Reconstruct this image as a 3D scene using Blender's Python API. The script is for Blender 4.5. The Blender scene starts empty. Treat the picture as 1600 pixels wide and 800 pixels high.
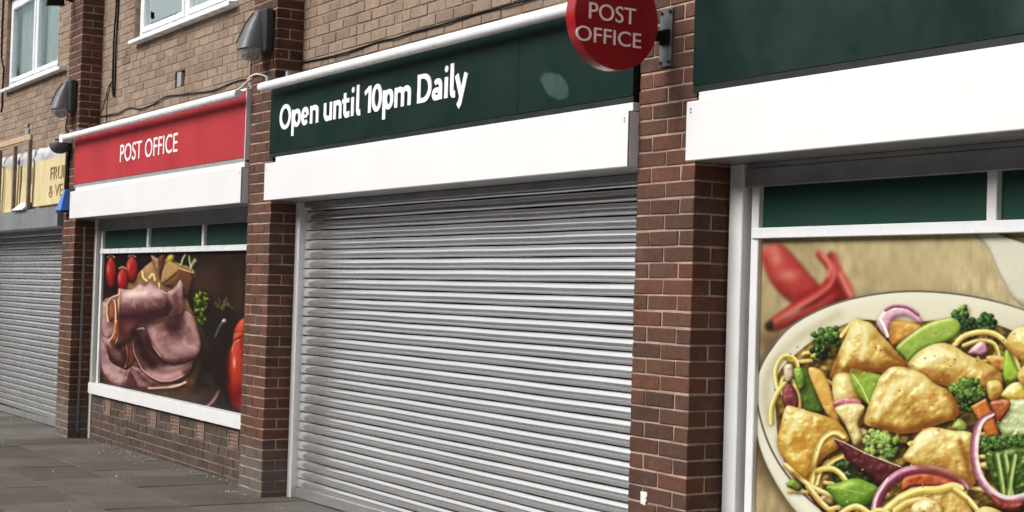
import bpy, math, random
import numpy as np
from mathutils import Vector, Matrix, Euler
S = bpy.context.scene
COL = S.collection
R_ = random.Random(7)
# ---------------------------------------------------------------- camera, sky, sun, exposure
FPX, CAMP = 2397.414, (5.4943, -4.36, 1.5242)
YAW, PITCH, ROLL = (math.radians(v) for v in (-58.27127, 1.45029, 1.72255))
def cam_axes():
    cy, sy, cp, sp, cr, sr = math.cos(YAW), math.sin(YAW), math.cos(PITCH), math.sin(PITCH), math.cos(ROLL), math.sin(ROLL)
    f = np.array([sy, cy, 0]); r = np.array([cy, -sy, 0]); u = np.array([0, 0, 1.])
    f2 = f * cp + u * sp; u2 = u * cp - f * sp
    return r * cr + u2 * sr, -r * sr + u2 * cr, f2
AX = cam_axes()
def project(W):
    """photograph pixels (1600 x 800) of world points, for finding out how large a brick shows"""
    D = np.asarray(W, float) - np.array(CAMP); z = D @ AX[2]
    return 800 + FPX * (D @ AX[0]) / z, 400 - FPX * (D @ AX[1]) / z
cd = bpy.data.cameras.new('camera'); cam = bpy.data.objects.new('camera', cd); COL.objects.link(cam)
cd.sensor_width = 36; cd.lens = FPX / 1600 * 36; cd.clip_end = 1000; cd.clip_start = .05
M = Matrix.Identity(4)
for i in range(3):
    M[i][0], M[i][1], M[i][2], M[i][3] = AX[0][i], AX[1][i], -AX[2][i], CAMP[i]
cam.matrix_world = M
S.camera = cam
W = bpy.data.worlds.new('World'); S.world = W; W.use_nodes = True
SUN_EL, SUN_AZ = math.radians(39), math.radians(193)      # azimuth from +Y towards +X
nt = W.node_tree; bg = nt.nodes['Background']
sky = nt.nodes.new('ShaderNodeTexSky'); sky.sky_type = 'NISHITA'; sky.sun_disc = False
sky.sun_elevation = SUN_EL; sky.sun_rotation = SUN_AZ; sky.dust_density = 7; sky.air_density = 1.2; sky.ozone_density = 1
hs = nt.nodes.new('ShaderNodeHueSaturation'); hs.inputs['Saturation'].default_value = .28
nt.links.new(sky.outputs[0], hs.inputs['Color']); nt.links.new(hs.outputs[0], bg.inputs[0]); bg.inputs[1].default_value = .085
sl = bpy.data.lights.new('sun', 'SUN'); sl.energy = 1.5; sl.angle = math.radians(30); sl.color = (1, .985, .972)
sun = bpy.data.objects.new('sun', sl); COL.objects.link(sun); sun.location = (0, -10, 20)
sd = Vector((math.sin(SUN_AZ) * math.cos(SUN_EL), math.cos(SUN_AZ) * math.cos(SUN_EL), math.sin(SUN_EL)))
sun.rotation_euler = sd.to_track_quat('Z', 'Y').to_euler()
S.view_settings.view_transform = 'Standard'; S.view_settings.look = 'None'; S.view_settings.exposure = .8; S.view_settings.gamma = 1
# ---------------------------------------------------------------- helpers: materials
def srgb(*c): return tuple((v / 255 / 12.92 if v / 255 <= .04045 else ((v / 255 + .055) / 1.055) ** 2.4) for v in c)
class Mat:
    def __init__(s, name, rough=.6, metal=0., spec=.5):
        s.m = bpy.data.materials.new(name); s.m.use_nodes = True; s.t = s.m.node_tree; s.p = s.t.nodes['Principled BSDF']
        s.p.inputs['Roughness'].default_value = rough; s.p.inputs['Metallic'].default_value = metal; s.p.inputs['Specular IOR Level'].default_value = spec
    def n(s, k, **kw):
        o = s.t.nodes.new('ShaderNode' + k)
        for a, v in kw.items():
            if a in o.inputs: o.inputs[a].default_value = v
            else: setattr(o, a, v)
        return o
    def L(s, a, b): s.t.links.new(a, b); return s
    def val(s, v):
        o = s.n('Value'); o.outputs[0].default_value = v; return o.outputs[0]
    def math(s, op, a, b=None, clamp=False):
        o = s.n('Math', operation=op); o.use_clamp = clamp
        for i, v in enumerate((a, b)):
            if v is None: continue
            if isinstance(v, (int, float)): o.inputs[i].default_value = v
            else: s.L(v, o.inputs[i])
        return o.outputs[0]
    def pos(s): return s.n('NewGeometry').outputs['Position']
    def scaled(s, sc):
        o = s.n('Mapping'); o.inputs['Scale'].default_value = sc; s.L(s.pos(), o.inputs[0]); return o.outputs[0]
    def noise(s, scale, detail=4, rough=.55, vec=None):
        o = s.n('TexNoise'); o.inputs['Scale'].default_value = scale; o.inputs['Detail'].default_value = detail; o.inputs['Roughness'].default_value = rough
        s.L(vec or s.pos(), o.inputs['Vector']); return o.outputs['Fac']
    def ramp(s, fac, stops, const=False):
        o = s.n('ValToRGB'); e = o.color_ramp.elements
        if const: o.color_ramp.interpolation = 'CONSTANT'
        while len(e) < len(stops): e.new(.5)
        for i, (p, c) in enumerate(stops):
            e[i].position = p; e[i].color = (*(c if len(c) == 3 else c[:3]), 1)
        s.L(fac, o.inputs[0]); return o.outputs[0]
    def grey(s, fac, a, b, lo=0., hi=1.):
        return s.ramp(fac, [(a, (lo,) * 3), (b, (hi,) * 3)])
    def mix(s, fac, a, b, blend='MIX'):
        o = s.n('Mix', data_type='RGBA', blend_type=blend)
        for k, v in ((0, fac), (6, a), (7, b)):
            if isinstance(v, (int, float)): o.inputs[k].default_value = v
            elif isinstance(v, tuple): o.inputs[k].default_value = (*v, 1)
            else: s.L(v, o.inputs[k])
        return o.outputs[2]
    def col(s, v):
        if isinstance(v, tuple): s.p.inputs['Base Color'].default_value = (*v, 1)
        else: s.L(v, s.p.inputs['Base Color'])
        return s
    def rough(s, v): s.L(v, s.p.inputs['Roughness']); return s
    def bump(s, h, dist=.002, strength=.6):
        o = s.n('Bump'); o.inputs['Distance'].default_value = dist; o.inputs['Strength'].default_value = strength
        s.L(h, o.inputs['Height']); s.L(o.outputs[0], s.p.inputs['Normal']); return s
def brick_mat(name, cols, dirt=0., dirtcol=(.12, .105, .09), spots=.0, rough=.85, smear=(.2, .15, .12)):
    k = Mat(name, rough, 0, .25)
    r = k.math('FRACT', k.math('ADD', k.n('ObjectInfo').outputs['Random'], k.math('MULTIPLY', k.n('NewGeometry').outputs['Random Per Island'], 7.31)))
    n = len(cols)
    c = k.ramp(r, [(i / n, cols[i]) for i in range(n)], True)
    c = k.mix(k.grey(k.noise(9, 5, .65), .35, .7), c, k.mix(1., c, (1.22, 1.18, 1.15), 'MULTIPLY'))
    c = k.mix(k.grey(k.noise(38, 5, .7), .5, .72, 0, .75), c, k.mix(1., c, (.5, .47, .45), 'MULTIPLY'))
    c = k.mix(k.grey(k.noise(2.1, 4, .6), .48, .68, 0, .55), c, k.mix(1., c, (.62, .58, .56), 'MULTIPLY'))
    c = k.mix(k.math('MULTIPLY', k.grey(k.noise(5.5, 6, .72), .55, .75), k.grey(k.noise(55, 3), .4, .65, .2, .55)), c, smear)
    c = k.mix(k.grey(k.noise(1, 5, .7, k.scaled((5, 5, .9))), .55, .75, 0, .5), c, k.mix(1., c, (.5, .47, .45), 'MULTIPLY'))
    if dirt:        # street grime climbing from the pavement, an uneven edge
        sx = k.n('SeparateXYZ'); k.L(k.pos(), sx.inputs[0])
        h = k.math('ADD', sx.outputs[2], k.math('MULTIPLY', k.noise(3.2, 4), .9))
        c = k.mix(k.grey(h, dirt + .28, dirt + .6, .85, 0), c, k.mix(k.noise(14, 4), dirtcol, tuple(v * 1.5 for v in dirtcol)))
    if spots:
        v = k.n('TexVoronoi'); v.inputs['Scale'].default_value = 16; k.L(k.pos(), v.inputs['Vector'])
        d = k.math('ADD', v.outputs['Distance'], k.math('MULTIPLY', k.noise(60, 2), .15))
        c = k.mix(k.math('MULTIPLY', k.grey(d, .13, .16, 1, 0), k.grey(k.noise(3.3, 2), .57, .62), True), c, (.62, .58, .53))
    k.col(c).bump(k.math('ADD', k.noise(160, 5, .7), k.math('MULTIPLY', k.noise(32, 4), 1.6)), .004, .7)
    return k.m
def plain(name, c, rough=.5, metal=0., var=.08, scale=6, bump=0., bscale=80, spec=.5, dirt=0.):
    k = Mat(name, rough, metal, spec)
    o = k.mix(k.grey(k.noise(scale, 5, .6), .3, .7), tuple(v * (1 - var) for v in c), tuple(min(1, v * (1 + var)) for v in c))
    if dirt:
        o = k.mix(k.grey(k.noise(1, 6, .65, k.scaled((5, 5, 1.2))), .5, .8, 0, dirt), o, tuple(v * .45 for v in c))
    k.col(o)
    k.rough(k.grey(k.noise(scale * 2.3, 4), .3, .7, max(.02, rough - .08), min(1, rough + .08)))
    if bump: k.bump(k.noise(bscale, 4), .002, bump)
    return k.m
MT = {}
red_b = [srgb(90, 61, 50), srgb(84, 58, 48), srgb(95, 62, 50), srgb(78, 56, 47), srgb(88, 61, 50), srgb(74, 54, 46), srgb(94, 60, 49), srgb(82, 60, 51)]
MT['red'] = brick_mat('red_brick', red_b, .36, (.1, .091, .083), .6)
MT['buff'] = brick_mat('buff_brick', [srgb(138, 120, 104), srgb(133, 116, 101), srgb(142, 123, 107), srgb(130, 113, 99), srgb(137, 119, 104), srgb(139, 121, 106), srgb(122, 105, 92), srgb(135, 119, 104), srgb(138, 120, 105), srgb(133, 116, 101)], smear=(.26, .21, .17))
MT['grime'] = brick_mat('grimy_brick', [srgb(80, 69, 62), srgb(74, 64, 58), srgb(86, 72, 64), srgb(70, 61, 56), srgb(78, 65, 58), srgb(84, 68, 60)], 0, (.1, .09, .08), .4)
k = Mat('orange_brick', .85); k.col(k.mix(k.grey(k.noise(26, 5, .7), .42, .56), srgb(80, 66, 58), srgb(176, 76, 38))); MT['orange'] = k.m
def mortar(name, c, d=.5):
    k = Mat(name, .95, 0, .1); k.col(k.mix(k.grey(k.noise(5, 6, .7), .36, .62), tuple(v * d for v in c), c)).bump(k.noise(120, 4, .7), .006, .9); return k.m
MT['mortar'] = mortar('pale_mortar', srgb(184, 158, 137))
MT['mortar_grey'] = mortar('grey_mortar', srgb(142, 128, 114))
MT['mortar_buff'] = mortar('buff_mortar', srgb(152, 135, 119), .8)
MT['white'] = plain('white_powder_coat', (.7, .7, .7), .38, 0, .025, 2, .04, 30, .4)
MT['white_trim'] = plain('white_trim', (.68, .68, .67), .45, 0, .04, 4, .05, 30, .4, .12)
MT['upvc'] = plain('white_upvc', (.74, .76, .77), .3, 0, .03, 3)
MT['rail'] = plain('pale_grey_paint', (.72, .72, .71), .4, 0, .06, 5, .05, 40, .4, .25)
MT['cap'] = plain('grey_metal', (.33, .33, .345), .5, .3, .1, 6, .08)
MT['endcap'] = plain('pale_end_cap', (.74, .74, .75), .45, 0, .06, 6, .04)
MT['soffit'] = plain('galvanised_sheet', (.34, .34, .34), .42, .55, .15, 5, .08, 25)
k = Mat('galvanised_slat', .18, .86)
k.col(k.mix(k.grey(k.noise(1, 4, .5, k.scaled((1.2, 6, 9))), .3, .75), (.9, .91, .915), (.95, .96, .965)))
k.rough(k.grey(k.noise(1, 3, .5, k.scaled((1.5, 9, 7))), .3, .7, .14, .24)); MT['slat'] = k.m
k = Mat('old_galvanised_slat', .25, .8)
k.col(k.mix(k.grey(k.noise(1, 5, .6, k.scaled((4, 6, 10))), .3, .75), (.66, .67, .67), (.8, .81, .81))); MT['slat_old'] = k.m
k = Mat('streaked_galvanised_box', .5, .5)
c = k.mix(k.grey(k.noise(1, 5, .7, k.scaled((7, 7, 2))), .3, .7), (.2, .21, .22), (.34, .35, .36))
k.col(k.mix(k.grey(k.noise(1, 6, .7, k.scaled((26, 10, 3))), .62, .7), c, (.66, .67, .66))); MT['galv_box'] = k.m
def sign_mat(name, c, rough, scuff=None, streak=.0, spec=.2):
    k = Mat(name, rough, 0, spec)
    o = k.mix(k.grey(k.noise(1.3, 4), .3, .75), tuple(v * .86 for v in c), tuple(v * 1.14 for v in c))
    if streak: o = k.mix(k.grey(k.noise(1, 5, .6, k.scaled((16, 1, .7))), .5, .8, 0, streak), o, tuple(min(1, v * 1.35 + .03) for v in c))
    if scuff:      # a pale worn patch on the board
        cx, cz, rx, rz, ang = scuff
        sx = k.n('SeparateXYZ'); k.L(k.pos(), sx.inputs[0])
        x = k.math('SUBTRACT', sx.outputs[0], cx); z = k.math('SUBTRACT', sx.outputs[2], cz); ca, sa = math.cos(ang), math.sin(ang)
        u = k.math('DIVIDE', k.math('ADD', k.math('MULTIPLY', x, ca), k.math('MULTIPLY', z, sa)), rx)
        v = k.math('DIVIDE', k.math('SUBTRACT', k.math('MULTIPLY', z, ca), k.math('MULTIPLY', x, sa)), rz)
        d = k.math('ADD', k.math('SQRT', k.math('ADD', k.math('MULTIPLY', u, u), k.math('MULTIPLY', v, v))), k.math('MULTIPLY', k.math('SUBTRACT', k.noise(9, 3), .5), .5))
        o = k.mix(k.math('MULTIPLY', k.grey(d, .82, 1.02, 1, 0), k.grey(k.noise(14, 5, .7), .3, .7, .45, .9)), o, srgb(62, 86, 78))
    k.col(o); k.rough(k.grey(k.noise(2.2, 5, .6), .3, .7, max(.05, rough - .1), rough + .12)); k.bump(k.noise(1.6, 2), .004, .12)
    return k.m
GREEN = srgb(9, 35, 31)
MT['green'] = sign_mat('dark_green_board', GREEN, .42, (-1.14, 2.612, .155, .066, -.38))
MT['green_plain'] = sign_mat('dark_green_board_plain', GREEN, .3, None, 0, .5)
MT['green_panel'] = sign_mat('green_glazing_panel', srgb(32, 62, 52), .4)
MT['green_edge'] = plain('dark_green_edge', srgb(10, 22, 20), .5)
MT['red_sign'] = sign_mat('red_board', srgb(164, 50, 56), .45, None, .25)
MT['letter'] = plain('white_vinyl', (.82, .82, .82), .45, 0, .03)
MT['disc_red'] = plain('gloss_red_acrylic', srgb(146, 26, 30), .22, 0, .06, 3)
MT['disc_letter'] = plain('pinkish_white_vinyl', srgb(250, 226, 226), .4, 0, .03)
MT['bracket'] = plain('grey_steel_plate', (.16, .16, .165), .4, .5, .12, 8)
MT['black'] = plain('black_plastic', (.01, .01, .01), .7, 0, .2, spec=.12)
MT['charcoal'] = plain('charcoal_cast_metal', (.03, .03, .032), .45, .2, .2, 8)
MT['hood'] = plain('grey_lamp_hood', (.1, .1, .105), .5, .1, .12, 6, .06)
MT['tube'] = plain('white_light_trough', (.8, .8, .8), .3, 0, .03, 4, 0)
MT['wire_white'] = plain('white_cable_sheath', (.6, .57, .52), .5)
k = Mat('prismatic_lens', .12, 0, .8); k.col((.42, .43, .43)); k.p.inputs['Transmission Weight'].default_value = .35
v = k.n('TexVoronoi'); v.inputs['Scale'].default_value = 42; k.L(k.pos(), v.inputs['Vector']); k.bump(v.outputs['Distance'], .012, 1.); MT['lens'] = k.m
k = Mat('paving_slab', .88, 0, .3)
oi = k.n('ObjectInfo').outputs['Random']
c = k.mix(oi, srgb(82, 76, 71), srgb(104, 97, 91))
c = k.mix(k.grey(k.noise(2.4, 5, .65), .35, .7), c, k.mix(1., c, (.72, .7, .69), 'MULTIPLY'))
c = k.mix(k.grey(k.noise(70, 4, .7), .52, .75, 0, .8), c, k.mix(1., c, (.58, .56, .55), 'MULTIPLY'))
c = k.mix(k.grey(k.noise(95, 3, .7), .56, .7, 0, .55), c, (.24, .22, .2))
c = k.mix(k.grey(k.noise(45, 5, .75), .3, .46, .6, 0), c, (.03, .027, .025))
c = k.mix(k.grey(k.noise(1.1, 5, .6), .5, .7, 0, .45), c, (.16, .15, .14))
c = k.mix(k.grey(k.noise(7, 3), .66, .71, 0, .6), c, (.09, .08, .075))
k.col(c).bump(k.math('ADD', k.noise(180, 4, .7), k.math('MULTIPLY', k.noise(20, 4), 2)), .005, .6); MT['slab'] = k.m
MT['joint'] = plain('dark_sandy_joint', (.028, .024, .021), .95, 0, .4, 20, .5, 100)
MT['asphalt'] = plain('pale_concrete_road', (.38, .38, .38), .9, 0, .15, 30, .5, 200)
MT['kerbstone'] = plain('kerb_concrete', (.25, .24, .23), .9, 0, .2, 10, .4, 100)
MT['litter'] = plain('pale_litter', (.42, .39, .34), .8, 0, .3, 40)
MT['wood_board'] = None
k = Mat('weathered_yellow_board', .7)
c = k.mix(k.grey(k.noise(1, 5, .65, k.scaled((5, 5, 1.6))), .3, .7), srgb(186, 168, 120), srgb(206, 192, 150))
c = k.mix(k.grey(k.noise(1, 4, .6, k.scaled((11, 4, 2))), .56, .7, 0, .7), c, srgb(160, 138, 92)); k.col(c).bump(k.noise(30, 3), .003, .4); MT['wood_board'] = k.m
MT['batten'] = plain('grey_timber_batten', srgb(112, 102, 90), .85, 0, .25, 14)
MT['rail_wood'] = plain('pale_timber_rail', srgb(178, 150, 120), .8, 0, .2, 14)
MT['flashing'] = plain('crumpled_lead_sheet', (.5, .5, .51), .5, .15, .2, 12, .5, 26, .5, .4)
MT['faded_print'] = plain('faded_brown_print', srgb(150, 124, 80), .8, 0, .3, 60)
MT['blue'] = plain('blue_plastic', srgb(70, 122, 196), .4, 0, .08, 10)
MT['blue_dark'] = plain('dark_blue_plastic', srgb(24, 48, 92), .4, 0, .1, 10)
MT['curtain'] = None
k = Mat('net_curtain', .9); wv = k.n('TexWave'); wv.inputs['Scale'].default_value = 9; wv.inputs['Distortion'].default_value = 2.5; k.L(k.scaled((1, 1, .08)), wv.inputs['Vector'])
k.col(k.mix(wv.outputs['Fac'], srgb(196, 210, 200), srgb(226, 236, 226))); MT['curtain'] = k.m
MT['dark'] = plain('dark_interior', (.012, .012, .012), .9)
k = Mat('window_glass', .03); tr = k.n('BsdfTransparent'); gl = k.n('BsdfGlossy'); gl.inputs['Roughness'].default_value = .015; gl.inputs['Color'].default_value = (.86, .97, 1, 1)
fr = k.n('Fresnel'); fr.inputs['IOR'].default_value = 1.6; mx = k.n('MixShader'); k.L(k.math('MULTIPLY', fr.outputs[0], .75, True), mx.inputs[0]); k.L(tr.outputs[0], mx.inputs[1]); k.L(gl.outputs[0], mx.inputs[2])
k.L(mx.outputs[0], k.t.nodes['Material Output'].inputs[0]); MT['glass_net'] = k.m
k = Mat('bright_window_glass', .03); tr = k.n('BsdfTransparent'); gl = k.n('BsdfGlossy'); gl.inputs['Roughness'].default_value = .01; gl.inputs['Color'].default_value = (.86, .98, 1, 1)
mx = k.n('MixShader'); mx.inputs[0].default_value = .9; k.L(tr.outputs[0], mx.inputs[1]); k.L(gl.outputs[0], mx.inputs[2]); k.L(mx.outputs[0], k.t.nodes['Material Output'].inputs[0]); MT['glass'] = k.m
MT['terracotta'] = plain('terracotta', srgb(132, 98, 84), .85, 0, .18, 30)
MT['far_brick'] = plain('dark_brown_brick_far', (.034, .026, .023), .9, 0, .3, 3)
MT['far_glass'] = plain('far_window', (.03, .035, .04), .1)
MT['white_paint'] = plain('white_paint_splash', (.7, .68, .64), .8, 0, .15, 40)
# ---------------------------------------------------------------- helpers: meshes
class MB:
    def __init__(s): s.v, s.f = [], []
    def add(s, v, f):
        o = len(s.v); s.v += [tuple(p) for p in v]; s.f += [tuple(i + o for i in q) for q in f]; return s
    def box(s, x0, x1, y0, y1, z0, z1, b=0.):
        if b:
            v, f = bevel_box(x1 - x0, y1 - y0, z1 - z0, b)
            return s.add([(p[0] + (x0 + x1) / 2, p[1] + (y0 + y1) / 2, p[2] + (z0 + z1) / 2) for p in v], f)
        v = [(x, y, z) for x in (x0, x1) for y in (y0, y1) for z in (z0, z1)]
        return s.add(v, [(0, 1, 3, 2), (4, 6, 7, 5), (0, 4, 5, 1), (2, 3, 7, 6), (0, 2, 6, 4), (1, 5, 7, 3)])
    def loft(s, rings, cap=True, closed=True):
        o = len(s.v); n = len(rings[0])
        for r in rings: s.v += [tuple(p) for p in r]
        for i in range(len(rings) - 1):
            for j in range(n if closed else n - 1):
                a, b = o + i * n + j, o + i * n + (j + 1) % n
                s.f.append((a, b, b + n, a + n))
        if cap:
            s.f.append(tuple(o + j for j in reversed(range(n)))); s.f.append(tuple(o + (len(rings) - 1) * n + j for j in range(n)))
        return s
    def tube(s, pts, r, n=8, cap=True):
        P = [Vector(p) for p in pts]; rings = []; up = Vector((.13, .2, 1)).normalized()
        for i, p in enumerate(P):
            t = (P[min(i + 1, len(P) - 1)] - P[max(i - 1, 0)]).normalized()
            a = t.cross(up)
            if a.length < .05: a = t.cross(Vector((1, 0, 0)))
            a.normalize(); b = t.cross(a); rr = r[i] if isinstance(r, (list, tuple)) else r
            rings.append([p + a * rr * math.cos(6.28319 * j / n) + b * rr * math.sin(6.28319 * j / n) for j in range(n)])
        return s.loft(rings, cap)
    def prism(s, poly, axis, a, b):
        """poly of 2D points pushed along an axis from a to b"""
        def w(p, d): return (d, p[0], p[1]) if axis == 0 else (p[0], d, p[1]) if axis == 1 else (p[0], p[1], d)
        n = len(poly); s_ = [w(p, a) for p in poly] + [w(p, b) for p in poly]
        return s.add(s_, [tuple(range(n)), tuple(range(2 * n - 1, n - 1, -1))] + [(j, j + n, (j + 1) % n + n, (j + 1) % n) for j in range(n)])
    def build(s, name, mat, parent=None, smooth=False, fix=True):
        v = np.array(s.v); c = (v.min(0) + v.max(0)) / 2
        me = bpy.data.meshes.new(name); me.from_pydata([tuple(p) for p in v - c], [], s.f)
        if fix:
            import bmesh
            bm = bmesh.new(); bm.from_mesh(me); bmesh.ops.recalc_face_normals(bm, faces=bm.faces); bm.to_mesh(me); bm.free()
        me.materials.append(MT[mat] if isinstance(mat, str) else mat)
        if smooth:
            me.polygons.foreach_set('use_smooth', [True] * len(me.polygons))
            if smooth != 'all':
                try: me.set_sharp_from_angle(angle=math.radians(40))
                except Exception: pass
        o = bpy.data.objects.new(name, me); COL.objects.link(o)
        put(o, Vector(c), parent); return o
def wloc(o):
    p = Vector(o.location)
    while o.parent: o = o.parent; p = p + o.location
    return p
def put(o, c, parent):
    if parent is not None:
        o.parent = parent; c = c - wloc(parent)      # parents are never turned here
    o.location = c
def bevel_box(sx, sy, sz, b, jit=0., rng=None):
    """a box with chamfered edges (44 triangles); jit makes its corners uneven"""
    v, idx = [], {}
    for ix in (-1, 1):
        for iy in (-1, 1):
            for iz in (-1, 1):
                j = [rng.uniform(-jit, jit) for _ in range(3)] if jit else (0, 0, 0)
                for ax in range(3):
                    p = [ix * sx / 2 + j[0], iy * sy / 2 + j[1], iz * sz / 2 + j[2]]
                    for q, sg in enumerate((ix, iy, iz)):
                        if q != ax: p[q] -= sg * b
                    idx[ix, iy, iz, ax] = len(v); v.append(tuple(p))
    f = []
    for ax in range(3):
        o = [a for a in range(3) if a != ax]
        for sg in (-1, 1):
            q = []
            for a, b_ in ((-1, -1), (1, -1), (1, 1), (-1, 1)):
                t = [0, 0, 0]; t[ax] = sg; t[o[0]] = a; t[o[1]] = b_; q.append(idx[(*t, ax)])
            f.append(tuple(q))
        for a in (-1, 1):
            for b_ in (-1, 1):
                k0 = [0, 0, 0]; k0[o[0]] = a; k0[o[1]] = b_; k1 = list(k0); k0[ax] = -1; k1[ax] = 1
                f.append((idx[(*k0, o[0])], idx[(*k1, o[0])], idx[(*k1, o[1])], idx[(*k0, o[1])]))
    for ix in (-1, 1):
        for iy in (-1, 1):
            for iz in (-1, 1): f.append(tuple(idx[ix, iy, iz, a] for a in range(3)))
    return v, f
def thing(name, label, cat, loc=(0, 0, 0), group=None):
    o = bpy.data.objects.new(name, None); o.empty_display_size = .1; COL.objects.link(o); o.location = loc
    o['label'] = label; o['category'] = cat
    if group: o['group'] = group
    return o
def tag(o, label, cat, group=None):
    o['label'] = label; o['category'] = cat
    if group: o['group'] = group
    return o
def kind(o, k): o['kind'] = k; return o
def text_part(body, mat, parent, height, x0, x1, org, ux, uz, depth=.004, name='letter'):
    """lettering: cap height `height`, stretched to span x0..x1 along ux from org"""
    cu = bpy.data.curves.new('lettering', 'FONT'); cu.body = body; cu.extrude = .02; cu.resolution_u = 6; cu.offset = text_part.offset
    t = bpy.data.objects.new('lettering', cu); COL.objects.link(t)
    dg = bpy.context.evaluated_depsgraph_get(); me = bpy.data.meshes.new_from_object(t.evaluated_get(dg))
    bpy.data.objects.remove(t); bpy.data.curves.remove(cu)
    v = np.array([tuple(p.co) for p in me.vertices]); f = [tuple(p.vertices) for p in me.polygons]; bpy.data.meshes.remove(me)
    lo, hi = v.min(0), v.max(0); capb = text_part.base
    ux, uz = Vector(ux), Vector(uz); n = ux.cross(uz) * -1
    pts = []
    for p in v:
        a = x0 + (p[0] - lo[0]) / (hi[0] - lo[0]) * (x1 - x0); b = p[1] / text_part.cap * height; d = p[2] / .02 * depth
        pts.append(Vector(org) + ux * a + uz * b + n * d)
    root = list(range(len(v)))
    def find(i):
        while root[i] != i: root[i] = root[root[i]]; i = root[i]
        return i
    for q in f:
        for i in q[1:]: root[find(i)] = find(q[0])
    groups = {}
    for q in f: groups.setdefault(find(q[0]), []).append(q)
    for g in groups.values():
        mb = MB(); ids = sorted({i for q in g for i in q}); m = {i: j for j, i in enumerate(ids)}
        mb.add([pts[i] for i in ids], [tuple(m[i] for i in q) for q in g]); mb.build(name, mat, parent)
text_part.offset = 0.; text_part.base = 0; text_part.cap = .69
# ---------------------------------------------------------------- printed food pictures (flat print, painted by code)
def _noise(h, w, cell, rng):
    gh, gw = int(h / cell) + 3, int(w / cell) + 3
    g = rng.random((gh, gw))
    ys = np.arange(h) / cell; xs = np.arange(w) / cell
    yi = ys.astype(int); xi = xs.astype(int)
    fy = (ys - yi)[:, None]; fx = (xs - xi)[None, :]
    fy = fy * fy * (3 - 2 * fy); fx = fx * fx * (3 - 2 * fx)
    a = g[yi][:, xi]; b = g[yi][:, xi + 1]; c = g[yi + 1][:, xi]; d = g[yi + 1][:, xi + 1]
    return (a * (1 - fx) + b * fx) * (1 - fy) + (c * (1 - fx) + d * fx) * fy
def _fbm(h, w, cell, rng, n=3):
    t = np.zeros((h, w)); s = 0; a = 1
    for _ in range(n):
        t += a * _noise(h, w, max(cell, 1.01), rng); s += a; a *= .55; cell *= .5
    return t / s
def _blur1(a, k, ax):
    n = len(k) // 2
    pad = [(0, 0)] * a.ndim; pad[ax] = (n, n)
    p = np.pad(a, pad, mode='edge'); o = np.zeros_like(a)
    for i, kv in enumerate(k):
        sl = [slice(None)] * a.ndim; sl[ax] = slice(i, i + a.shape[ax]); o += kv * p[tuple(sl)]
    return o
def _blur(a, s):
    if s < .3: return a
    n = max(1, int(s * 2.5)); x = np.arange(-n, n + 1); k = np.exp(-x * x / (2 * s * s)); k /= k.sum()
    return _blur1(_blur1(a, k, 0), k, 1)
def _spline(p, closed, m=5):
    p = np.array(p, float); n = len(p); out = []
    for i in range(n if closed else n - 1):
        if closed: a, b, c, d = p[(i - 1) % n], p[i], p[(i + 1) % n], p[(i + 2) % n]
        else: a, b, c, d = p[max(i - 1, 0)], p[i], p[i + 1], p[min(i + 2, n - 1)]
        for j in range(m):
            t = j / m
            out.append(.5 * (2 * b + (c - a) * t + (2 * a - 5 * b + 4 * c - d) * t * t + (3 * b - 3 * c + d - a) * t ** 3))
    if not closed: out.append(p[-1])
    return np.array(out)
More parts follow.
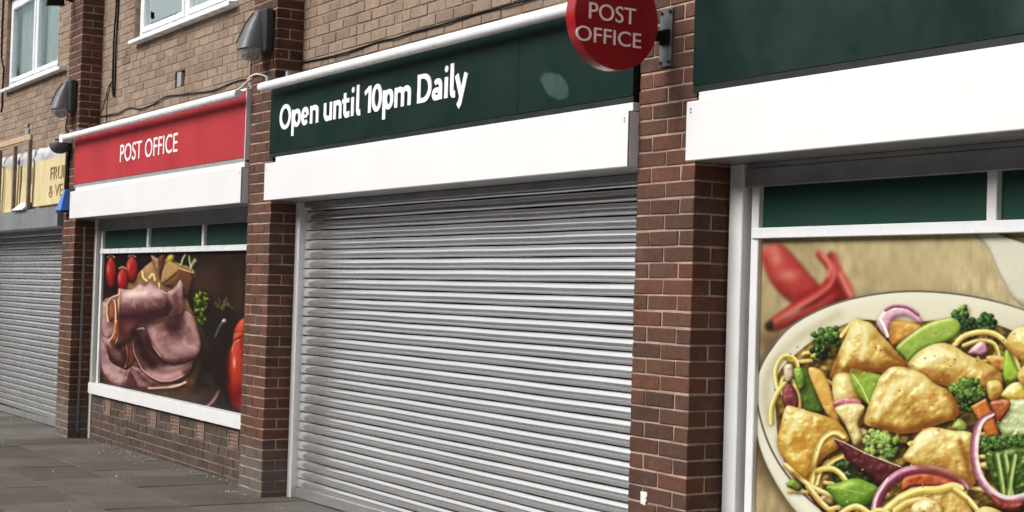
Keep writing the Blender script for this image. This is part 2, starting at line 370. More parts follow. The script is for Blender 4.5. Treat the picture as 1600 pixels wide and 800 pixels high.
class Print:
    LIGHT = np.array([-.45, -.65, .62])
    def __init__(s, x0, y0, x1, y1, scale, base, seed):
        s.x0, s.y0, s.S = x0, y0, scale
        s.w, s.h = int((x1 - x0) * scale), int((y1 - y0) * scale)
        s.a = np.empty((s.h, s.w, 3)); s.a[:] = np.array(base) / 255.
        s.rng = np.random.default_rng(seed)
    def _t(s, p): return (np.array(p, float) - [s.x0, s.y0]) * s.S
    def _box(s, q, m):
        x0 = int(max(0, np.floor(q[:, 0].min() - m))); y0 = int(max(0, np.floor(q[:, 1].min() - m)))
        x1 = int(min(s.w, np.ceil(q[:, 0].max() + m))); y1 = int(min(s.h, np.ceil(q[:, 1].max() + m)))
        return x0, y0, x1, y1
    def _sdf(s, q, bx, closed=True):
        x0, y0, x1, y1 = bx
        X, Y = np.meshgrid(np.arange(x0, x1) + .5, np.arange(y0, y1) + .5)
        best = np.full(X.shape, 1e9); T = np.zeros(X.shape); side = np.zeros(X.shape); ins = np.zeros(X.shape, bool)
        n = len(q)
        for i in range(n if closed else n - 1):
            a = q[i]; b = q[(i + 1) % n]; d = b - a; L = d @ d
            if L < 1e-9: continue
            t = np.clip(((X - a[0]) * d[0] + (Y - a[1]) * d[1]) / L, 0, 1)
            ex = X - a[0] - t * d[0]; ey = Y - a[1] - t * d[1]; D = ex * ex + ey * ey
            m = D < best
            best[m] = D[m]; T[m] = ((i + t) / max(n - 1, 1))[m]
            if not closed: side[m] = ((d[0] * ey - d[1] * ex) / np.sqrt(L))[m]
            elif True:
                c = ((a[1] > Y) != (b[1] > Y))
                if abs(d[1]) > 1e-9: ins ^= c & (X < d[0] * (Y - a[1]) / d[1] + a[0])
        D = np.sqrt(best)
        return (np.where(ins, D, -D), X, Y) if closed else (D, T, side)
    def _mix(s, bx, col, al):
        x0, y0, x1, y1 = bx; v = s.a[y0:y1, x0:x1]; v[:] = v * (1 - al[..., None]) + col * al[..., None]
    def shadow(s, p, off=(2, 3), blur=4, k=.55, closed=True):
        q = s._t(_spline(p, True)) + np.array(off) * s.S; bx = s._box(q, blur * s.S * 2.5)
        if bx[2] <= bx[0] or bx[3] <= bx[1]: return
        d, _, _ = s._sdf(q, bx); al = _blur((d > 0).astype(float), blur * s.S) * k
        s._mix(bx, np.array([.06, .035, .02]), al)
    def blob(s, p, col, hi=None, lo=None, dome=10, rough=.25, cell=9, spec=.25, soft=.7, curve=True, shade=1., mottle=.18, sh=.5, grad=.3, light=None, hl=()):
        """a shaded piece of food: its outline rounded off over `dome` px, lumpy by `rough`"""
        if sh: s.shadow(p, k=sh)
        q = s._t(_spline(p, True) if curve else p); bx = s._box(q, 3 + soft * s.S * 2)
        if bx[2] <= bx[0] or bx[3] <= bx[1]: return
        d, X, Y = s._sdf(q, bx); h, w = d.shape
        c = np.array(col) / 255.; hi = np.array(hi) / 255. if hi is not None else np.clip(c * 1.25 + .08, 0, 1); lo = np.array(lo) / 255. if lo is not None else c * np.array([.5, .42, .4])
        t = np.clip(d / (dome * s.S), 0, 1); H = np.sqrt(np.clip(1 - (1 - t) ** 2, 0, 1)) * dome * s.S * .8
        H = H + (_fbm(h, w, cell * s.S, s.rng, 4) - .5) * rough * cell * s.S * 1.6
        H = _blur(H, 1.3 * s.S)
        gy, gx = np.gradient(H); nz = 1 / np.sqrt(gx * gx + gy * gy + 1)
        L = np.array(light) if light is not None else s.LIGHT; L = L / np.linalg.norm(L)
        lam = (-gx * L[0] - gy * L[1] + L[2]) * nz
        lam = np.tanh((lam - L[2]) * shade * 1.1) * .8
        m = (_fbm(h, w, cell * s.S * .8, s.rng, 4) - .5) * 2.2 * mottle
        rim = np.clip(1 - d / (2.2 * s.S), 0, 1) * .22
        ys = (Y - q[:, 1].min()) / max(1, np.ptp(q[:, 1])); k = lam * 1.15 + m - rim + (.5 - ys) * grad
        out = np.where(k[..., None] > 0, c + (hi - c) * np.clip(k, 0, 1)[..., None] * 1.3, c + (lo - c) * np.clip(-k * 1.3, 0, 1)[..., None])
        for (hx, hy, rx, ry, amt, hc) in hl:
            cx, cy = s._t([hx, hy]); g = np.exp(-(((X - cx) / (rx * s.S)) ** 2 + ((Y - cy) / (ry * s.S)) ** 2)) * amt
            out = out * (1 - g[..., None]) + np.array(hc) / 255. * g[..., None]
        if spec:
            Hh = L + np.array([0, 0, 1.]); Hh /= np.linalg.norm(Hh)
            sp = np.clip((-gx * Hh[0] - gy * Hh[1] + Hh[2]) * nz, 0, 1) ** 22 * spec
            out = out + sp[..., None] * np.array([1, .97, .88])
        s._mix(bx, np.clip(out, 0, 1), np.clip(d / (soft * s.S) + .5, 0, 1))
    def tube(s, p, w, col, hi=None, lo=None, taper=(1, 1), soft=.6, sh=.45, spec=.2, fade=0, side=1):
        q = s._t(_spline(p, False, 7)); W = w * s.S / 2; bx = s._box(q, W + 3 + 6 * s.S)
        if bx[2] <= bx[0] or bx[3] <= bx[1]: return
        D, T, sd = s._sdf(q, bx, False)
        Wt = W * np.where(T < .5, taper[0] + (1 - taper[0]) * np.clip(T * 4, 0, 1), taper[1] + (1 - taper[1]) * np.clip((1 - T) * 4, 0, 1))
        if sh: s._mix(bx, np.array([.07, .04, .02]), np.roll(_blur((D < Wt).astype(float), 2 * s.S), (int(2 * s.S), int(1 * s.S)), (0, 1)) * sh)
        c = np.array(col) / 255.; hi = np.array(hi) / 255. if hi is not None else np.clip(c * 1.2 + .1, 0, 1); lo = np.array(lo) / 255. if lo is not None else c * np.array([.55, .47, .45])
        u = np.clip(sd * side / np.maximum(Wt, .1), -1, 1)
        k = -u * .9 + .15 + (_fbm(*D.shape, 6 * s.S, s.rng, 3) - .5) * .5
        out = np.where(k[..., None] > 0, c + (hi - c) * np.clip(k, 0, 1)[..., None], c + (lo - c) * np.clip(-k, 0, 1)[..., None])
        out = out + (np.exp(-((u + .3) / .3) ** 2) * spec * np.clip(.2 + 1.6 * _fbm(*D.shape, 14 * s.S, s.rng, 2), 0, 1.2))[..., None]
        al = np.clip((Wt - D) / (soft * s.S) + .5, 0, 1)
        if fade: al = al * np.clip(T / fade, 0, 1)
        s._mix(bx, np.clip(out, 0, 1), al)
    def florets(s, cx, cy, rx, ry, col, n=70, r=4, hi=None):
        s.shadow([(cx - rx, cy), (cx, cy - ry), (cx + rx, cy), (cx, cy + ry)], k=.6)
        s.blob([(cx - rx * .8, cy), (cx, cy - ry * .8), (cx + rx * .8, cy), (cx, cy + ry * .8)], [v * .45 for v in col], sh=0, spec=0, rough=.5, cell=4)
        pts = []
        for i in range(n):
            a = s.rng.random() * 6.283; d = math.sqrt(s.rng.random())
            pts.append((cx + rx * d * math.cos(a), cy + ry * d * math.sin(a)))
        pts.sort(key=lambda p: -(p[0] - cx) * .4 - (p[1] - cy))
        for x, y in pts[::-1]:
            rr = r * (.6 + .7 * s.rng.random()); v = .62 + .75 * s.rng.random() - .35 * ((y - cy) / ry) * .6 - .1 * ((x - cx) / rx)
            c = [max(0, min(255, q * v)) for q in col]
            an = s.rng.random(6) * .5 + .75
            s.blob([(x + rr * an[k] * math.cos(k * 1.047), y + rr * an[k] * math.sin(k * 1.047)) for k in range(6)], c, hi=hi, dome=rr * .8, rough=.6, cell=2.2, spec=.12, soft=.6, sh=0)
    def soften(s, p, blur, feather=4):
        """out of focus area of the printed picture"""
        q = s._t(_spline(p, True)); bx = s._box(q, feather * s.S * 3)
        d, _, _ = s._sdf(q, bx); al = np.clip(d / (feather * s.S) + .5, 0, 1)
        x0, y0, x1, y1 = bx; s._mix(bx, _blur(s.a[y0:y1, x0:x1].copy(), blur * s.S), al)
    def air(s, p, w, col, amt, clip=None):
        """airbrushed light or dark along a line, kept inside the outline `clip`"""
        q = s._t(_spline(p, False)); W = w * s.S; bx = s._box(q, W * 2.4)
        if bx[2] <= bx[0] or bx[3] <= bx[1]: return
        D, T, _ = s._sdf(q, bx, False); al = np.exp(-(D / W) ** 2) * amt * (.75 + .5 * _fbm(*D.shape, 5 * s.S, s.rng, 3))
        if clip is not None:
            d, _, _ = s._sdf(s._t(_spline(clip, True)), bx); al = al * np.clip(d / (1.2 * s.S) + .5, 0, 1)
        s._mix(bx, np.array(col) / 255., np.clip(al, 0, 1))
    def grade(s, con, mul):
        a = np.clip(s.a, 0, 1); t = a * a * (3 - 2 * a); a = a * (1 - con) + t * con; g = a.mean(2, keepdims=True); s.a[:] = (g + (a - g) * .84) * np.array(mul)
    def wash(s, cx, cy, rx, ry, col, amt):
        Y, X = np.mgrid[0:s.h, 0:s.w]; x, y = s._t([cx, cy])
        g = np.exp(-(((X - x) / (rx * s.S)) ** 2 + ((Y - y) / (ry * s.S)) ** 2)) * amt
        s.a[:] = s.a * (1 - g[..., None]) + np.array(col) / 255. * g[..., None]
    def grain(s, amt, cell, ax=None):
        n = _fbm(s.h, s.w, cell * s.S, s.rng, 4)
        if ax is not None: n = _blur1(n, np.ones(int(18 * s.S) | 1) / (int(18 * s.S) | 1), ax); n = (n - n.mean()) / (n.std() + 1e-6) * .15 + .5
        s.a *= (1 + (n - .5) * amt)[..., None]
def noodle_print():
    P = Print(1165, 355, 1790, 1010, 1.5, (182, 162, 128), 5)
    P.grain(.3, 10, 0); P.grain(.15, 4, 0)
    P.wash(1185, 640, 40, 130, (120, 98, 70), .75); P.wash(1190, 380, 60, 50, (160, 140, 105), .4)
    P.wash(1480, 400, 120, 50, (196, 178, 142), .5); P.wash(1400, 430, 60, 40, (168, 148, 112), .4)
    P.blob([(1520, 355), (1545, 390), (1568, 440), (1600, 480), (1700, 520), (1790, 540), (1790, 340), (1600, 340)], (206, 202, 190), dome=12, rough=.02, spec=0, sh=0, mottle=.05, soft=5)
    P.blob([(1556, 362), (1600, 350), (1790, 340), (1790, 430), (1640, 392), (1600, 380)], (172, 172, 120), dome=20, rough=.05, spec=0, sh=0, soft=3)
    red = (186, 52, 52)
    P.blob([(1258, 474), (1292, 442), (1304, 428), (1330, 468), (1294, 480), (1246, 500)], (136, 32, 32), lo=(80, 14, 14), dome=14, rough=.05, spec=0, soft=3, sh=.3)
    P.tube([(1300, 400), (1306, 424), (1318, 444), (1331, 470)], 20, (160, 54, 54), hi=(206, 92, 86), lo=(110, 20, 22), taper=(.7, .6), soft=3, spec=.02)
    P.tube([(1311, 428), (1320, 446), (1328, 462)], 6, (222, 132, 122), hi=(230, 150, 138), sh=0, soft=3, spec=0)
    P.tube([(1204, 514), (1238, 500), (1282, 480), (1300, 468)], 15, (136, 32, 32), lo=(80, 14, 14), soft=3, spec=.03, taper=(.5, 1))
    P.blob([(1190, 398), (1198, 383), (1218, 380), (1238, 398), (1262, 426), (1280, 450), (1270, 470), (1246, 476), (1224, 462), (1206, 442), (1195, 418)], (182, 66, 64), hi=(218, 136, 128), lo=(124, 36, 36), dome=24, rough=.05, spec=.03, soft=3, sh=.45, hl=[(1232, 430, 16, 9, .6, (222, 156, 146)), (1213, 404, 9, 14, .55, (224, 158, 148)), (1262, 462, 12, 9, .5, (142, 28, 30))])
    P.tube([(1281, 397), (1292, 409), (1300, 424), (1294, 443), (1270, 462), (1236, 482), (1206, 502)], 13, (182, 62, 60), hi=(226, 122, 112), lo=(140, 26, 28), taper=(.9, .6), soft=2.5, spec=.06)
    P.tube([(1285, 401), (1296, 416), (1293, 432)], 5, (226, 130, 122), hi=(232, 150, 140), sh=0, soft=2.5, spec=0)
    P.blob([(1196, 506), (1206, 500), (1208, 512), (1198, 516)], (44, 40, 26), dome=4, sh=0, soft=2, spec=0)
    P.wash(1205, 530, 26, 14, (86, 62, 44), .5)
    P.soften([(1168, 358), (1420, 358), (1500, 440), (1330, 476), (1230, 520), (1190, 560), (1168, 640)], 2.2)
    rim = [(1250, 806), (1222, 770), (1196, 722), (1183, 680), (1178, 640), (1180, 604), (1188, 574), (1204, 546), (1232, 513), (1272, 488), (1322, 469), (1380, 458), (1436, 455), (1500, 460), (1560, 472), (1620, 492), (1690, 530), (1740, 590), (1760, 660), (1750, 760), (1700, 850), (1620, 900), (1500, 930), (1380, 905), (1300, 860)]
    P.shadow(rim, off=(-6, 6), blur=9, k=.5)
    P.blob(rim, (220, 213, 198), hi=(238, 234, 224), lo=(170, 160, 140), dome=18, rough=.01, spec=0, sh=0, mottle=.03, grad=.1)
    P.air([(1296, 820), (1250, 782), (1218, 744), (1196, 700)], 9, (228, 222, 212), .7, rim)
    P.air([(1240, 826), (1206, 770), (1186, 716)], 5, (150, 134, 112), .6, rim)
    P.tube([(1304, 812), (1264, 780), (1231, 744), (1208, 708), (1193, 672), (1184, 636)] + rim[5:18], 3, (86, 80, 74), hi=(116, 110, 104), lo=(56, 52, 48), sh=0, spec=.05)
    P.air([(1202, 660), (1196, 610), (1210, 566), (1250, 528), (1310, 492)], 9, (168, 150, 122), .5, rim)
    P.wash(1440, 500, 150, 30, (214, 204, 180), .6); P.wash(1590, 520, 60, 36, (196, 190, 178), .6); P.wash(1235, 545, 18, 26, (214, 206, 186), .4)
    food = [(1212, 640), (1214, 590), (1240, 556), (1290, 520), (1345, 500), (1400, 505), (1470, 500), (1530, 500), (1590, 520), (1680, 560), (1720, 640), (1700, 780), (1600, 850), (1450, 880), (1330, 840), (1260, 770), (1222, 710)]
    P.blob(food, (96, 74, 32), hi=(158, 128, 60), lo=(38, 28, 14), dome=16, rough=.3, cell=22, sh=.3, mottle=.8)
    ch = (204, 166, 92); chh = (246, 226, 166); chl = (146, 96, 38); nd = (212, 184, 98); ndh = (238, 218, 148); ndl = (140, 102, 40)
    gr = (146, 172, 76); grh = (190, 208, 120); grl = (80, 104, 34); bro = (62, 88, 40)
    c4 = lambda *p: [(1200 + x / 4, 400 + y / 4) for x, y in p]
    c8 = lambda *p: [(1200 + x / 4, 600 + y / 4) for x, y in p]
    chick = lambda p, **k: P.blob(p, **{**dict(col=ch, hi=chh, lo=chl, dome=30, rough=.26, cell=24, spec=.3, mottle=.5, grad=.55, sh=.75), **k})
    # back row
    for n_ in range(60):
        a = P.rng.random(4); x = 1225 + 400 * a[0]; y = 545 + 230 * a[1]
        P.tube([(x, y), (x + 30 * (a[2] - .5) + 12, y - 12 + 20 * a[3]), (x + 40, y + 34 * (a[2] - .4))], 6.5, nd, ndh, ndl, spec=.12)
    P.tube(c4((60, 830), (46, 720), (80, 640), (130, 622), (176, 660), (190, 740)), 7, nd, ndh, ndl)
    P.tube(c4((90, 860), (84, 790), (110, 752), (150, 770), (170, 850)), 6, nd, ndh, ndl)
    P.blob(c4((100, 690), (150, 680), (160, 760), (110, 790)), (196, 176, 152), dome=6)
    for n_ in range(30):
        a = P.rng.random(5); x = 1235 + 380 * a[0]; y = 555 + 230 * a[1]; g_ = [(150, 166, 84), (196, 168, 120), (118, 140, 58), (206, 186, 132)][int(a[4] * 4)]
        P.blob([(x - 12, y), (x - 2, y - 9 - 6 * a[2]), (x + 12, y - 2), (x + 8, y + 9), (x - 6, y + 8 * a[3])], g_, dome=8, rough=.2, cell=8)
    P.florets(1289, 536, 23, 24, bro, 80, 4); P.florets(1300, 522, 12, 12, (76, 104, 48), 26, 3.5)
    P.tube(c4((460, 500), (500, 450), (540, 400), (560, 420)), 7, nd, ndh, ndl)
    P.blob(c4((760, 400), (930, 420), (960, 470), (830, 545), (775, 565), (745, 480)), (208, 148, 74), hi=(226, 180, 100), dome=8, rough=.2)
    P.blob(c4((678, 405), (725, 338), (800, 312), (900, 330), (962, 402), (940, 415), (860, 372), (780, 395), (752, 470), (746, 512), (700, 462)), (206, 160, 184), hi=(240, 224, 232), lo=(150, 90, 122), dome=7, rough=.15, cell=6)
    P.tube(c4((735, 338), (790, 314), (870, 322), (940, 366)), 5, (140, 66, 106), sh=0)
    P.tube(c4((700, 400), (722, 440), (745, 500)), 6, (240, 228, 234), sh=0)
    P.florets(1500, 498, 14, 15, (54, 82, 42), 40, 4); P.florets(1513, 512, 12, 14, (46, 72, 38), 34, 4); P.florets(1540, 504, 14, 13, (50, 80, 44), 36, 4); P.florets(1506, 484, 7, 8, (96, 124, 62), 14, 3)
    P.blob(c4((800, 572), (900, 482), (1020, 412), (1150, 385), (1206, 440), (1160, 512), (1050, 560), (960, 592), (884, 660), (846, 632)), gr, grh, grl, dome=7, rough=.1, spec=.2)
    P.tube(c4((1150, 390), (1020, 418), (900, 490), (812, 570)), 2, (196, 206, 120), sh=0, spec=0)
    P.tube(c4((1165, 560), (1215, 508), (1300, 478), (1400, 482), (1475, 530), (1530, 610), (1570, 730)), 9, nd, ndh, ndl); P.tube(c4((1225, 560), (1320, 530), (1410, 548), (1440, 620)), 7, (184, 148, 70), ndh, ndl)
    chick(c4((1490, 540), (1530, 465), (1600, 440), (1720, 470), (1760, 600), (1660, 680), (1560, 640)))
    P.blob(c4((1360, 630), (1480, 630), (1500, 700), (1440, 720)), (222, 164, 96), dome=6)
    P.blob(c4((1250, 605), (1310, 542), (1352, 538), (1376, 592), (1340, 622), (1290, 616)), (208, 148, 176), hi=(236, 200, 214), dome=6)
    P.blob(c4((1490, 585), (1530, 650), (1575, 752), (1510, 792), (1470, 772), (1474, 650)), (152, 184, 62), grh, grl, dome=6, rough=.1)
    chick(c4((540, 392), (590, 402), (645, 422), (700, 482), (790, 580), (872, 690), (780, 720), (690, 724), (560, 712), (500, 764), (390, 765), (402, 700), (440, 600), (490, 490)), hl=[(1338, 510, 10, 9, .6, (232, 214, 150)), (1372, 540, 12, 16, .3, (176, 118, 44))])
    chick(c4((872, 690), (885, 655), (935, 602), (1010, 560), (1100, 543), (1180, 572), (1240, 612), (1330, 652), (1430, 702), (1465, 762), (1440, 850), (1200, 850), (1100, 810), (900, 780)), hl=[(1460, 560, 15, 12, .7, (238, 228, 186)), (1452, 582, 7, 6, .6, (186, 92, 60)), (1530, 575, 16, 12, .35, (170, 112, 40))])
    # middle row
    P.blob([(1246, 580), (1262, 578), (1276, 608), (1288, 642), (1264, 646), (1250, 622)], (88, 116, 48), dome=8, rough=.15)
    P.blob([(1240, 578), (1254, 576), (1258, 600), (1248, 612)], (116, 150, 58), dome=6)
    P.blob([(1263, 578), (1275, 575), (1291, 590), (1314, 655), (1308, 664), (1291, 646), (1275, 612)], (216, 160, 84), hi=(240, 200, 130), dome=5, rough=.15)
    chick([(1302, 588), (1330, 585), (1345, 620), (1350, 660), (1322, 666), (1304, 630)], col=(214, 186, 118))
    P.blob([(1327, 579), (1336, 576), (1376, 587), (1374, 602), (1364, 632), (1350, 627), (1331, 600)], (136, 166, 64), grh, grl, dome=6, rough=.12)
    P.tube([(1328, 580), (1345, 604), (1357, 630)], 2.2, (210, 206, 130), sh=0)
    chick(c8((1370, -10), (1440, -20), (1470, 30), (1450, 80), (1385, 100)), dome=8); chick(c8((1460, 60), (1540, -10), (1700, 0), (1700, 140), (1560, 130), (1480, 90)), col=(204, 178, 84), dome=9)
    P.florets(1512, 612, 27, 22, (84, 112, 48), 100, 4.2); P.florets(1516, 626, 18, 16, (70, 98, 40), 44, 4)
    chick([(1370, 600), (1376, 588), (1392, 574), (1416, 574), (1442, 584), (1462, 600), (1484, 612), (1499, 640), (1492, 654), (1470, 662), (1440, 673), (1408, 678), (1380, 670), (1356, 666), (1350, 655), (1358, 630)], dome=16, hl=[(1412, 600, 22, 12, .5, (226, 200, 136)), (1400, 628, 9, 6, .5, (186, 128, 58)), (1456, 622, 12, 9, .55, (188, 124, 58)), (1366, 648, 8, 12, .4, (222, 190, 110))])
    P.blob(c8((1500, 112), (1560, 98), (1720, 110), (1720, 340), (1540, 330), (1480, 330), (1440, 252)), (180, 192, 146), hi=(216, 222, 186), lo=(112, 130, 76), dome=10, rough=.35, cell=7)
    P.tube(c8((1540, 300), (1500, 380), (1430, 450)), 8, (176, 190, 136))
    P.blob(c8((1390, 112), (1500, 98), (1512, 150), (1440, 244), (1404, 180)), (172, 92, 58), hi=(220, 170, 150), dome=6, rough=.2)
    P.blob(c8((1268, 140), (1362, 88), (1452, 322), (1372, 332)), (198, 112, 52), hi=(220, 150, 84), dome=4, rough=.15, curve=False)
    P.tube(c8((20, 240), (24, 140), (60, 50), (100, 0)), 8, nd, ndh, ndl); P.tube(c8((200, 150), (196, 80), (170, 10)), 6, nd, ndh, ndl)
    P.blob(c8((88, 70), (120, 0), (176, 40), (186, 140), (110, 150)), (128, 60, 70), hi=(176, 110, 118), dome=6)
    P.blob(c8((410, 112), (470, 86), (560, 94), (576, 132), (430, 142)), (196, 112, 128), hi=(226, 170, 170), dome=4)
    P.blob(c8((420, 150), (540, 120), (606, 150), (566, 250), (594, 335), (540, 386), (480, 250)), (222, 198, 134), hi=(240, 226, 176), dome=8, rough=.3)
    chick(c8((110, 146), (152, 138), (240, 165), (330, 190), (432, 232), (505, 332), (480, 375), (330, 480), (260, 610), (180, 592), (120, 500), (58, 380), (80, 250)), col=(196, 148, 64), dome=15, hl=[(1262, 650, 10, 10, .5, (230, 202, 136)), (1250, 700, 14, 20, .35, (186, 124, 34))])
    P.florets(1370, 692, 22, 20, (122, 148, 76), 66, 4.5, hi=(196, 206, 142)); P.florets(1392, 700, 14, 16, (104, 132, 62), 30, 4)
    chick(c8((846, 470), (880, 400), (940, 312), (1020, 270), (1150, 290), (1282, 312), (1292, 450), (1305, 600), (1256, 642), (1180, 592), (1080, 540), (960, 520)), dome=16, hl=[(1450, 690, 16, 10, .45, (226, 192, 122)), (1478, 712, 6, 7, .6, (196, 106, 44)), (1468, 705, 5, 6, .6, (236, 214, 150))])
    P.blob(c8((430, 480), (520, 470), (600, 500), (700, 560), (690, 640), (600, 640), (520, 620), (440, 640), (400, 560)), (50, 66, 32), dome=9, rough=.6, cell=6)
    P.blob(c8((408, 338), (440, 340), (500, 380), (620, 440), (745, 490), (836, 520), (770, 590), (700, 632), (640, 582), (540, 522), (470, 432)), (92, 42, 46), hi=(150, 84, 88), lo=(52, 20, 22), dome=8, rough=.2)
    P.tube(c8((412, 340), (500, 378), (620, 438), (830, 518)), 2, (206, 170, 160), sh=0, spec=.2)
    P.tube(c8((472, 322), (440, 300), (390, 302), (330, 352), (294, 450), (276, 560), (272, 652)), 10, nd, ndh, ndl); P.tube(c8((460, 450), (400, 480), (330, 540), (300, 620)), 8, (190, 156, 74), ndh, ndl)
    P.tube(c8((312, 540), (390, 528), (450, 560), (494, 620)), 9, nd, ndh, ndl)
    P.tube(c8((110, 508), (180, 570), (270, 640), (400, 700)), 8, (218, 190, 126), ndh, ndl); P.tube(c8((250, 640), (330, 740), (400, 800)), 9, (204, 160, 92), ndh, ndl); P.tube(c8((400, 780), (520, 760), (560, 820)), 8, nd, ndh, ndl)
    # front
    P.blob(c8((362, 642), (450, 612), (550, 588), (625, 612), (692, 652), (660, 722), (600, 770), (530, 786), (450, 762), (402, 704)), (112, 148, 54), hi=(160, 190, 90), lo=(58, 84, 24), dome=14, rough=.1, spec=.25)
    P.tube(c8((372, 644), (480, 660), (600, 690)), 1.5, (160, 186, 98), sh=0, spec=0)
    chick(c8((760, 800), (800, 700), (950, 640), (1120, 640), (1230, 720), (1280, 860), (1000, 900), (780, 880)), dome=18)
    P.florets(1556, 695, 26, 15, (70, 96, 44), 70, 4); P.florets(1594, 700, 20, 20, (66, 92, 40), 60, 4.5)
    P.blob(c8((1360, 430), (1440, 420), (1530, 400), (1640, 430), (1640, 700), (1500, 690), (1420, 640), (1380, 540)), (66, 92, 36), hi=(130, 154, 82), lo=(26, 40, 16), dome=8, rough=.5, cell=7)
    for x0, x1 in ((1430, 1470), (1480, 1520), (1540, 1500)): P.tube(c8((x0, 450), ((x0 + x1) / 2, 560), (x1, 690)), 9, (112, 138, 68), hi=(166, 184, 116))
    P.tube(c8((1404, 188), (1350, 214), (1312, 270), (1292, 370), (1294, 480), (1326, 586), (1392, 672), (1490, 722), (1620, 700), (1700, 660)), 13, (176, 118, 140), hi=(234, 220, 226), lo=(112, 52, 82), taper=(.5, 1))
    P.blob(c8((1390, 690), (1490, 735), (1600, 740), (1560, 800), (1440, 780)), (134, 62, 52), dome=8)
    P.tube(c8((672, 860), (682, 740), (740, 632), (840, 556), (970, 532), (1090, 556), (1200, 606), (1240, 650)), 15, (136, 62, 100), hi=(206, 150, 176), lo=(92, 36, 50), taper=(1, .5))
    P.tube(c8((664, 800), (676, 720), (720, 640), (750, 590)), 3, (232, 210, 222), sh=0)
    P.blob(c8((850, 590), (970, 560), (1120, 590), (1190, 640), (1080, 640), (920, 640), (840, 670)), (176, 82, 50), hi=(206, 120, 78), dome=5, sh=0)
    P.tube(c8((736, 790), (830, 716), (950, 668), (1060, 662), (1150, 640), (1200, 652)), 13, (216, 184, 92), ndh, ndl); P.tube(c8((800, 790), (880, 740), (980, 730), (1060, 770)), 11, (206, 172, 84), ndh, ndl); P.blob(c8((900, 760), (980, 720), (1060, 740), (1090, 810), (1000, 850), (910, 830)), (226, 204, 140), hi=(246, 232, 186), lo=(160, 116, 56), dome=16, rough=.3, cell=10, mottle=.5)
    P.tube(c8((1170, 660), (1250, 720), (1330, 820)), 9, (224, 196, 110), ndh, ndl)
    for i in range(16):     # out of the photograph: the bowl goes on
        a = P.rng.random(4); x = 1615 + 90 * a[0]; y = 560 + 260 * a[1]
        if i % 4 == 0: P.florets(x, y, 20, 18, bro, 50, 4)
        elif i % 4 == 1: P.tube([(x - 30, y), (x, y - 20), (x + 30, y + 10)], 9, nd, ndh, ndl)
        else: chick([(x - 26, y), (x - 8, y - 22), (x + 24, y - 12), (x + 28, y + 14), (x, y + 24)])
    for i in range(20):
        a = P.rng.random(4); x = 1300 + 330 * a[0]; y = 812 + 60 * a[1]
        if i % 3: chick([(x - 26, y), (x - 8, y - 22), (x + 24, y - 12), (x + 28, y + 14), (x, y + 24)])
        else: P.tube([(x - 40, y), (x, y - 24), (x + 40, y + 10)], 10, nd, ndh, ndl)
    for pts in ((((1322, 556)), (1332, 530), (1340, 508)), ((1345, 560), (1352, 530), (1350, 512)), ((1385, 630), (1402, 600), (1424, 590)), ((1370, 652), (1378, 630), (1390, 612)), ((1446, 560), (1466, 550), (1490, 556)), ((1230, 690), (1240, 660), (1254, 644)), ((1426, 706), (1444, 690), (1470, 684))):
        P.air(pts, 4.5, (246, 230, 176), .75)
    for pts in (((1310, 575), (1340, 580), (1380, 578)), ((1366, 664), (1410, 672), (1466, 658)), ((1490, 650), (1494, 630), (1480, 614)), ((1420, 574), (1400, 560), (1384, 548)), ((1540, 590), (1556, 580), (1560, 566)), ((1240, 740), (1260, 744), (1280, 720)), ((1436, 728), (1470, 738), (1510, 750)), ((1500, 690), (1510, 720), (1514, 744)), ((1300, 545), (1308, 566), (1300, 588))):
        P.air(pts, 5.5, (122, 72, 18), .6)
    # glossy sauce flecks
    for i in range(260):
        a = P.rng.random(5); x = 1225 + 390 * a[0]; y = 520 + 280 * a[1]; q = P._t([x, y]).astype(int)
        if 2 < q[0] < P.w - 3 and 2 < q[1] < P.h - 3:
            r = .5 + 1.1 * a[2]; c = (246, 232, 190) if a[3] > .35 else (120, 70, 24)
            P.blob([(x - r, y), (x, y - r * .8), (x + r * 1.2, y), (x, y + r * .8)], c, dome=1, rough=0, spec=0, sh=0, soft=.7, mottle=0)
    P.a[:] = _blur(P.a, .55 * P.S) ; P.grade(.55, (1., 1.01, .95))
    P.grain(.05, 1.2)
    return P
